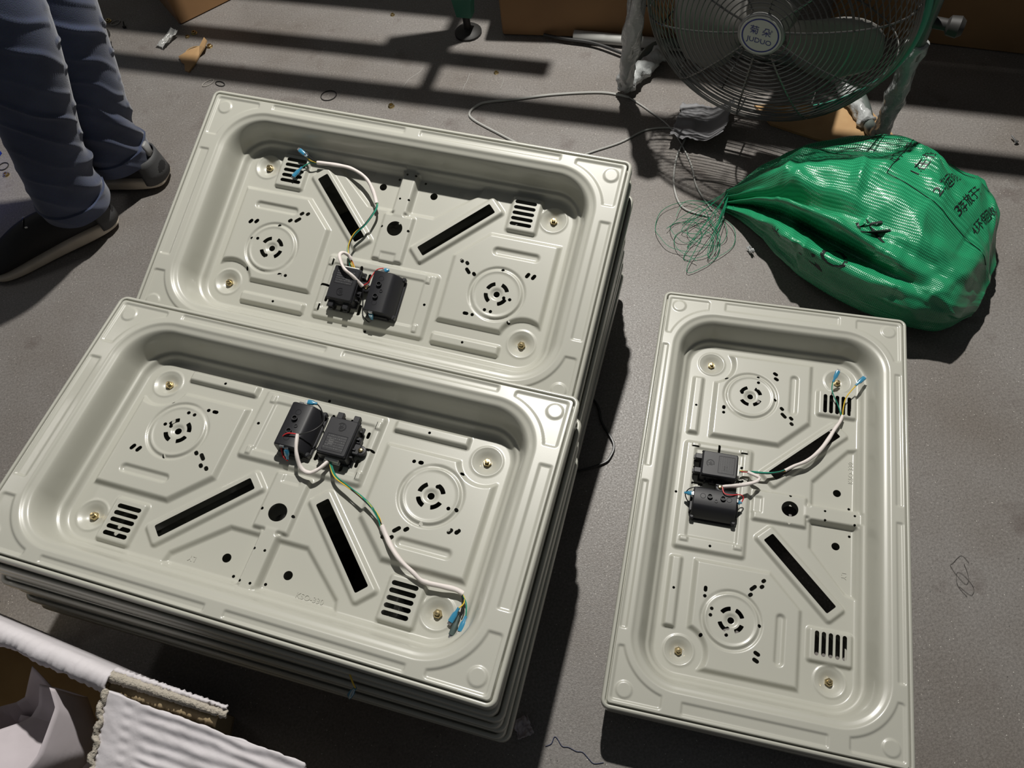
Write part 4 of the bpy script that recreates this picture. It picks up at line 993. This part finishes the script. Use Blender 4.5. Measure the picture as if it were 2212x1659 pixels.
# ------------------------------------------------------------------ things on the floor
CABLE = mat('grey_cable', (.40, .40, .38), .4); CABLED = mat('dark_cable', (.03, .03, .03), .4)
def fl(pts, z=.003): return [(x, y, z) for x, y in pts]
tag(tube('cable', fl([(.385, 1.40), (.328, 1.432), (.223, 1.454), (.137, 1.462), (.072, 1.47), (.044, 1.468), (.019, 1.447), (.026, 1.419), (.077, 1.359), (.12, 1.31)]), .0028, CABLE, seg=7), 'flat grey cable looping from the fan foot to the rear stack', 'cable')
tag(tube('cable', fl([(.385, 1.40), (.417, 1.348), (.451, 1.278), (.464, 1.174), (.458, 1.10), (.47, 1.03)]), .0016, CABLE, seg=6), 'thin grey cable running from the fan foot towards the sack neck', 'cable')
tag(tube('cable', fl([(.46, 1.015), (.415, 1.051), (.414, 1.118), (.441, 1.194), (.474, 1.245), (.465, 1.272), (.432, 1.286), (.391, 1.287), (.333, 1.265), (.268, 1.253), (.21, 1.24)]), .0020, CABLE, seg=6), 'thin grey cable curling from the sack threads to the rear stack', 'cable')
tag(tube('cable', fl([(.10, .70), (.142, .643), (.145, .599), (.156, .555), (.144, .531), (.128, .522), (.086, .517), (.0, .52)], .004), .0022, CABLED, seg=6), 'black double cable looping out between the two tall stacks', 'cable')
tag(tube('cable', fl([(.234, 1.66), (.28, 1.63), (.344, 1.595), (.403, 1.539), (.44, 1.50)], .012), .004, CABLED, seg=7), 'dark cable slanting across the floor in front of the brown carton', 'cable')
tag(tube('thread', fl([(-.049, .101), (-.040, .103), (-.034, .111), (-.030, .108), (-.025, .097), (-.016, .094), (-.006, .087), (.003, .084), (.010, .074), (.016, .067), (.03, .066)], .0012), .0006, mat('navy_thread', (.02, .03, .09), .6), seg=5), 'thin navy thread on the floor by the corner of the low pile', 'thread')
hw = tag(tube('hanging_wire', [(-.256, .205, .303), (-.2515, .188, .301), (-.2505, .181, .295), (-.2515, .1785, .283)], .001, YEL, seg=6), 'yellow wire with blue connector hanging from the side of the front stack', 'wire')
spade(hw, (-251.5, 178.5, 284), (-.55, -.2, -.85), BLUEC, 24)
def nut(x, y, label, s=1.0, mtl=ZINC, lying=False):
    t = empty('hex_nut' if not lying else 'small_screw', (x, y, 0), (0, 0, rng.uniform(0, 6))); tag(t, label, 'nut' if not lying else 'screw', 'loose fasteners on the floor')
    if not lying:
        v, f = lathe_g([(.0060 * s, 0), (.0064 * s, .001), (.0064 * s, .0055 * s), (.0058 * s, .006 * s), (.0034 * s, .006 * s), (.0032 * s, .001)], 6); mk('body', v, f, mtl, t, True, 20)
        v, f = lathe_g([(.008 * s, 0), (.008 * s, .0012), (.006 * s, .0016)], 16); mk('flange', v, f, mtl, t, True, 30)
    else:
        Mx = Matrix.Rotation(PI / 2 - .25, 3, 'Y'); v, f = lathe_g([(.0018, 0), (.0018, .014), (.0005, .018)], 10, Mx); mk('shank', [p + Vector((0, 0, .0045)) for p in v], f, mtl, t, True, 30)
        v, f = lathe_g([(.0045, -.003), (.0048, -.001), (.003, .001)], 12, Mx); mk('head', [p + Vector((0, 0, .0045)) for p in v], f, mtl, t, True, 30)
for x, y, lb in ((-.899, 2.063, 'brass hex nut far back in the lit patch beside the jeans'), (-.904, 1.977, 'brass hex nut at the black foot of the green leg'), (-.674, 1.93, 'small brass nut right of the clear plastic scrap'), (-.656, 1.94, 'brass nut beyond the clear plastic scrap'),
                 (-.612, 1.872, 'brass nut at the corner of the torn cardboard scrap'), (-.161, 1.52, 'steel nut just behind the rear stack'), (-.129, 1.862, 'small nut in the pale far stripe of light'), (.10, 1.568, 'small nut in the shade in front of the brown carton'), (-1.093, 1.531, 'brass nut at the left edge beside the trouser leg'), (-.987, 1.779, 'brass nut behind the jeans by the blue crate')):
    nut(x, y, lb, 1.0 if 'small' not in lb else .75)
for x, y, lb in ((1.121, 1.059, 'steel screw on the floor at the right edge'), (-.85, 2.02, 'dark screw lying in the lit patch beside the jeans'), (-.878, 1.943, 'dark screw standing near the green leg foot')): nut(x, y, lb, 1, STEEL if 'steel' in lb else RUBBER, True)
def band(x, y, rx, ry, rot_, mtl, label, w=.0011):
    tag(tube('rubber_band', [(x + rx * math.cos(a) * math.cos(rot_) - ry * math.sin(a) * math.sin(rot_), y + rx * math.cos(a) * math.sin(rot_) + ry * math.sin(a) * math.cos(rot_), .0014) for a in np.linspace(0, 2 * PI, 14, endpoint=False)], w, mtl, seg=6, closed=True), label, 'rubber band', 'rubber bands on the floor')
CLEARB = mat('clear_rubber', (.35, .33, .3), .3)
band(-.309, 1.598, .019, .017, 0, RUBBER, 'black rubber ring on the floor behind the rear stack'); band(-.878, 2.049, .013, .009, .4, CLEARB, 'pale rubber band beside the farthest brass nut'); band(-.655, 1.868, .020, .013, .3, mat('tan_rubber', (.4, .26, .12), .4), 'tan rubber band on the torn cardboard scrap')
band(-1.105, 1.562, .012, .012, 0, RUBBER, 'black rubber ring by the blue crate at the left edge'); band(-.611, 1.728, .016, .008, .5, CLEARB, 'pale twisted rubber band near the corner of the rear stack'); band(-.580, 1.716, .014, .007, -.7, RUBBER, 'dark twisted rubber band near the corner of the rear stack')
# torn cardboard scrap
pts = [(-.690, 1.845), (-.662, 1.862), (-.635, 1.868), (-.618, 1.882), (-.612, 1.873), (-.617, 1.846), (-.636, 1.835), (-.648, 1.806), (-.662, 1.782), (-.672, 1.790), (-.674, 1.815), (-.682, 1.822)]
v, f = prism_g(pts, 0, .004); v = [(x, y, z + .014 * max(0, (y - 1.80) / .08) * .5 + .012 * math.exp(-((x + .617) / .01) ** 2)) for x, y, z in v]
tag(mk('cardboard_scrap', v, f, CARDL, None, False), 'torn piece of brown cardboard on the floor behind the rear stack', 'cardboard')
# cardboard sheet under the fan
pts = [(.645, 1.30), (.80, 1.26), (.873, 1.235), (.895, 1.13), (.897, 1.069), (.86, 1.075), (.80, 1.115), (.693, 1.205), (.66, 1.235)]
v, f = prism_g(pts, 0.001, .007); tag(mk('cardboard_sheet', v, f, CARDL, None, False), 'flat piece of brown cardboard on the floor under the fan', 'cardboard')
# curled grey paper beside the fan
def curl(name, c, w, h, yaw, seed, mtl, label, cat, lift=.03):
    n = 22; v = []
    for i in range(n + 1):
        for j in range(n + 1):
            x = 2 * i / n - 1; y = 2 * j / n - 1
            z = .002 + lift * (max(0, x) ** 2 * .8 + .6 * max(0, -y) ** 2) + .008 * (fbm(x * 1.3 + seed, y * 1.3, 0, 1) + .6)
            a = x * w * (1 + .12 * fbm(y * 3, seed, 0, 1)); b_ = y * h * (1 + .12 * fbm(x * 3, seed + 2, 0, 1))
            v.append((c[0] + a * math.cos(yaw) - b_ * math.sin(yaw), c[1] + a * math.sin(yaw) + b_ * math.cos(yaw), max(z, .001)))
    f = [(i * (n + 1) + j, (i + 1) * (n + 1) + j, (i + 1) * (n + 1) + j + 1, i * (n + 1) + j + 1) for i in range(n) for j in range(n)]
    o = mk(name, v, f, mtl, None); q = o.modifiers.new('t', 'SOLIDIFY'); q.thickness = .0008; q.offset = 1
    return tag(o, label, cat)
GPAP = mat('grey_paper', (.22, .22, .23), .7)
curl('curled_sheet', (.512, 1.262, 0), .056, .068, -.5, 4, GPAP, 'curled grey sheet on the floor in front of the fan', 'sheet', .045)
curl('plastic_scrap', (-.724, 1.925, 0), .030, .016, .9, 6, mat('clear_film', (.6, .6, .58), .2, trans=.5), 'clear crumpled plastic scrap behind the rear stack', 'plastic scrap', .012)
curl('plastic_scrap', (.512, .909, 0), .003, .009, .2, 9, WRAP, 'tiny clear plastic scrap on the floor beside the sack', 'plastic scrap', .006)
curl('paper_scrap', (-.077, .131, 0), .012, .014, .2, 12, PAPER, 'small pale paper scrap in the shade beside the front stack', 'paper scrap', .006)
# hairline cracks in the floor coating
CRK = mat('pale_crack', (.34, .33, .31), .7)
for pts in ([(-.071, 1.638), (-.083, 1.622), (-.10, 1.612), (-.115, 1.599), (-.128, 1.578), (-.14, 1.566), (-.153, 1.545), (-.158, 1.53)], [(.037, 1.585), (.026, 1.556), (.02, 1.548), (.013, 1.53), (.0, 1.517)], [(.115, 1.55), (.11, 1.53), (.10, 1.51)]):
    mk('crack', *tube_g([Vector((x, y, .0)) for x, y in pts], .0009, seg=4, n=3), CRK, bpy.data.objects['floor'])

b = MB(); rr = random.Random(31)
for k in range(2):
    c0 = Vector((.64 + rr.uniform(-.012, .012), .232 + rr.uniform(-.015, .015), .0012)); p = []; a = rr.uniform(0, 6)
    for q in range(7): a += rr.uniform(.5, 1.6); p.append(c0 + Vector((.02 * math.cos(a) * rr.uniform(.4, 1), .026 * math.sin(a) * rr.uniform(.4, 1), .0006 * rr.random())))
    b.add(*tube_g(p, .0003, seg=4, n=5))
tag(b.build('thread_tangle', mat('dark_hair', (.07, .065, .06), .6)), 'small dark tangle of thread on the floor right of the low pile', 'thread')
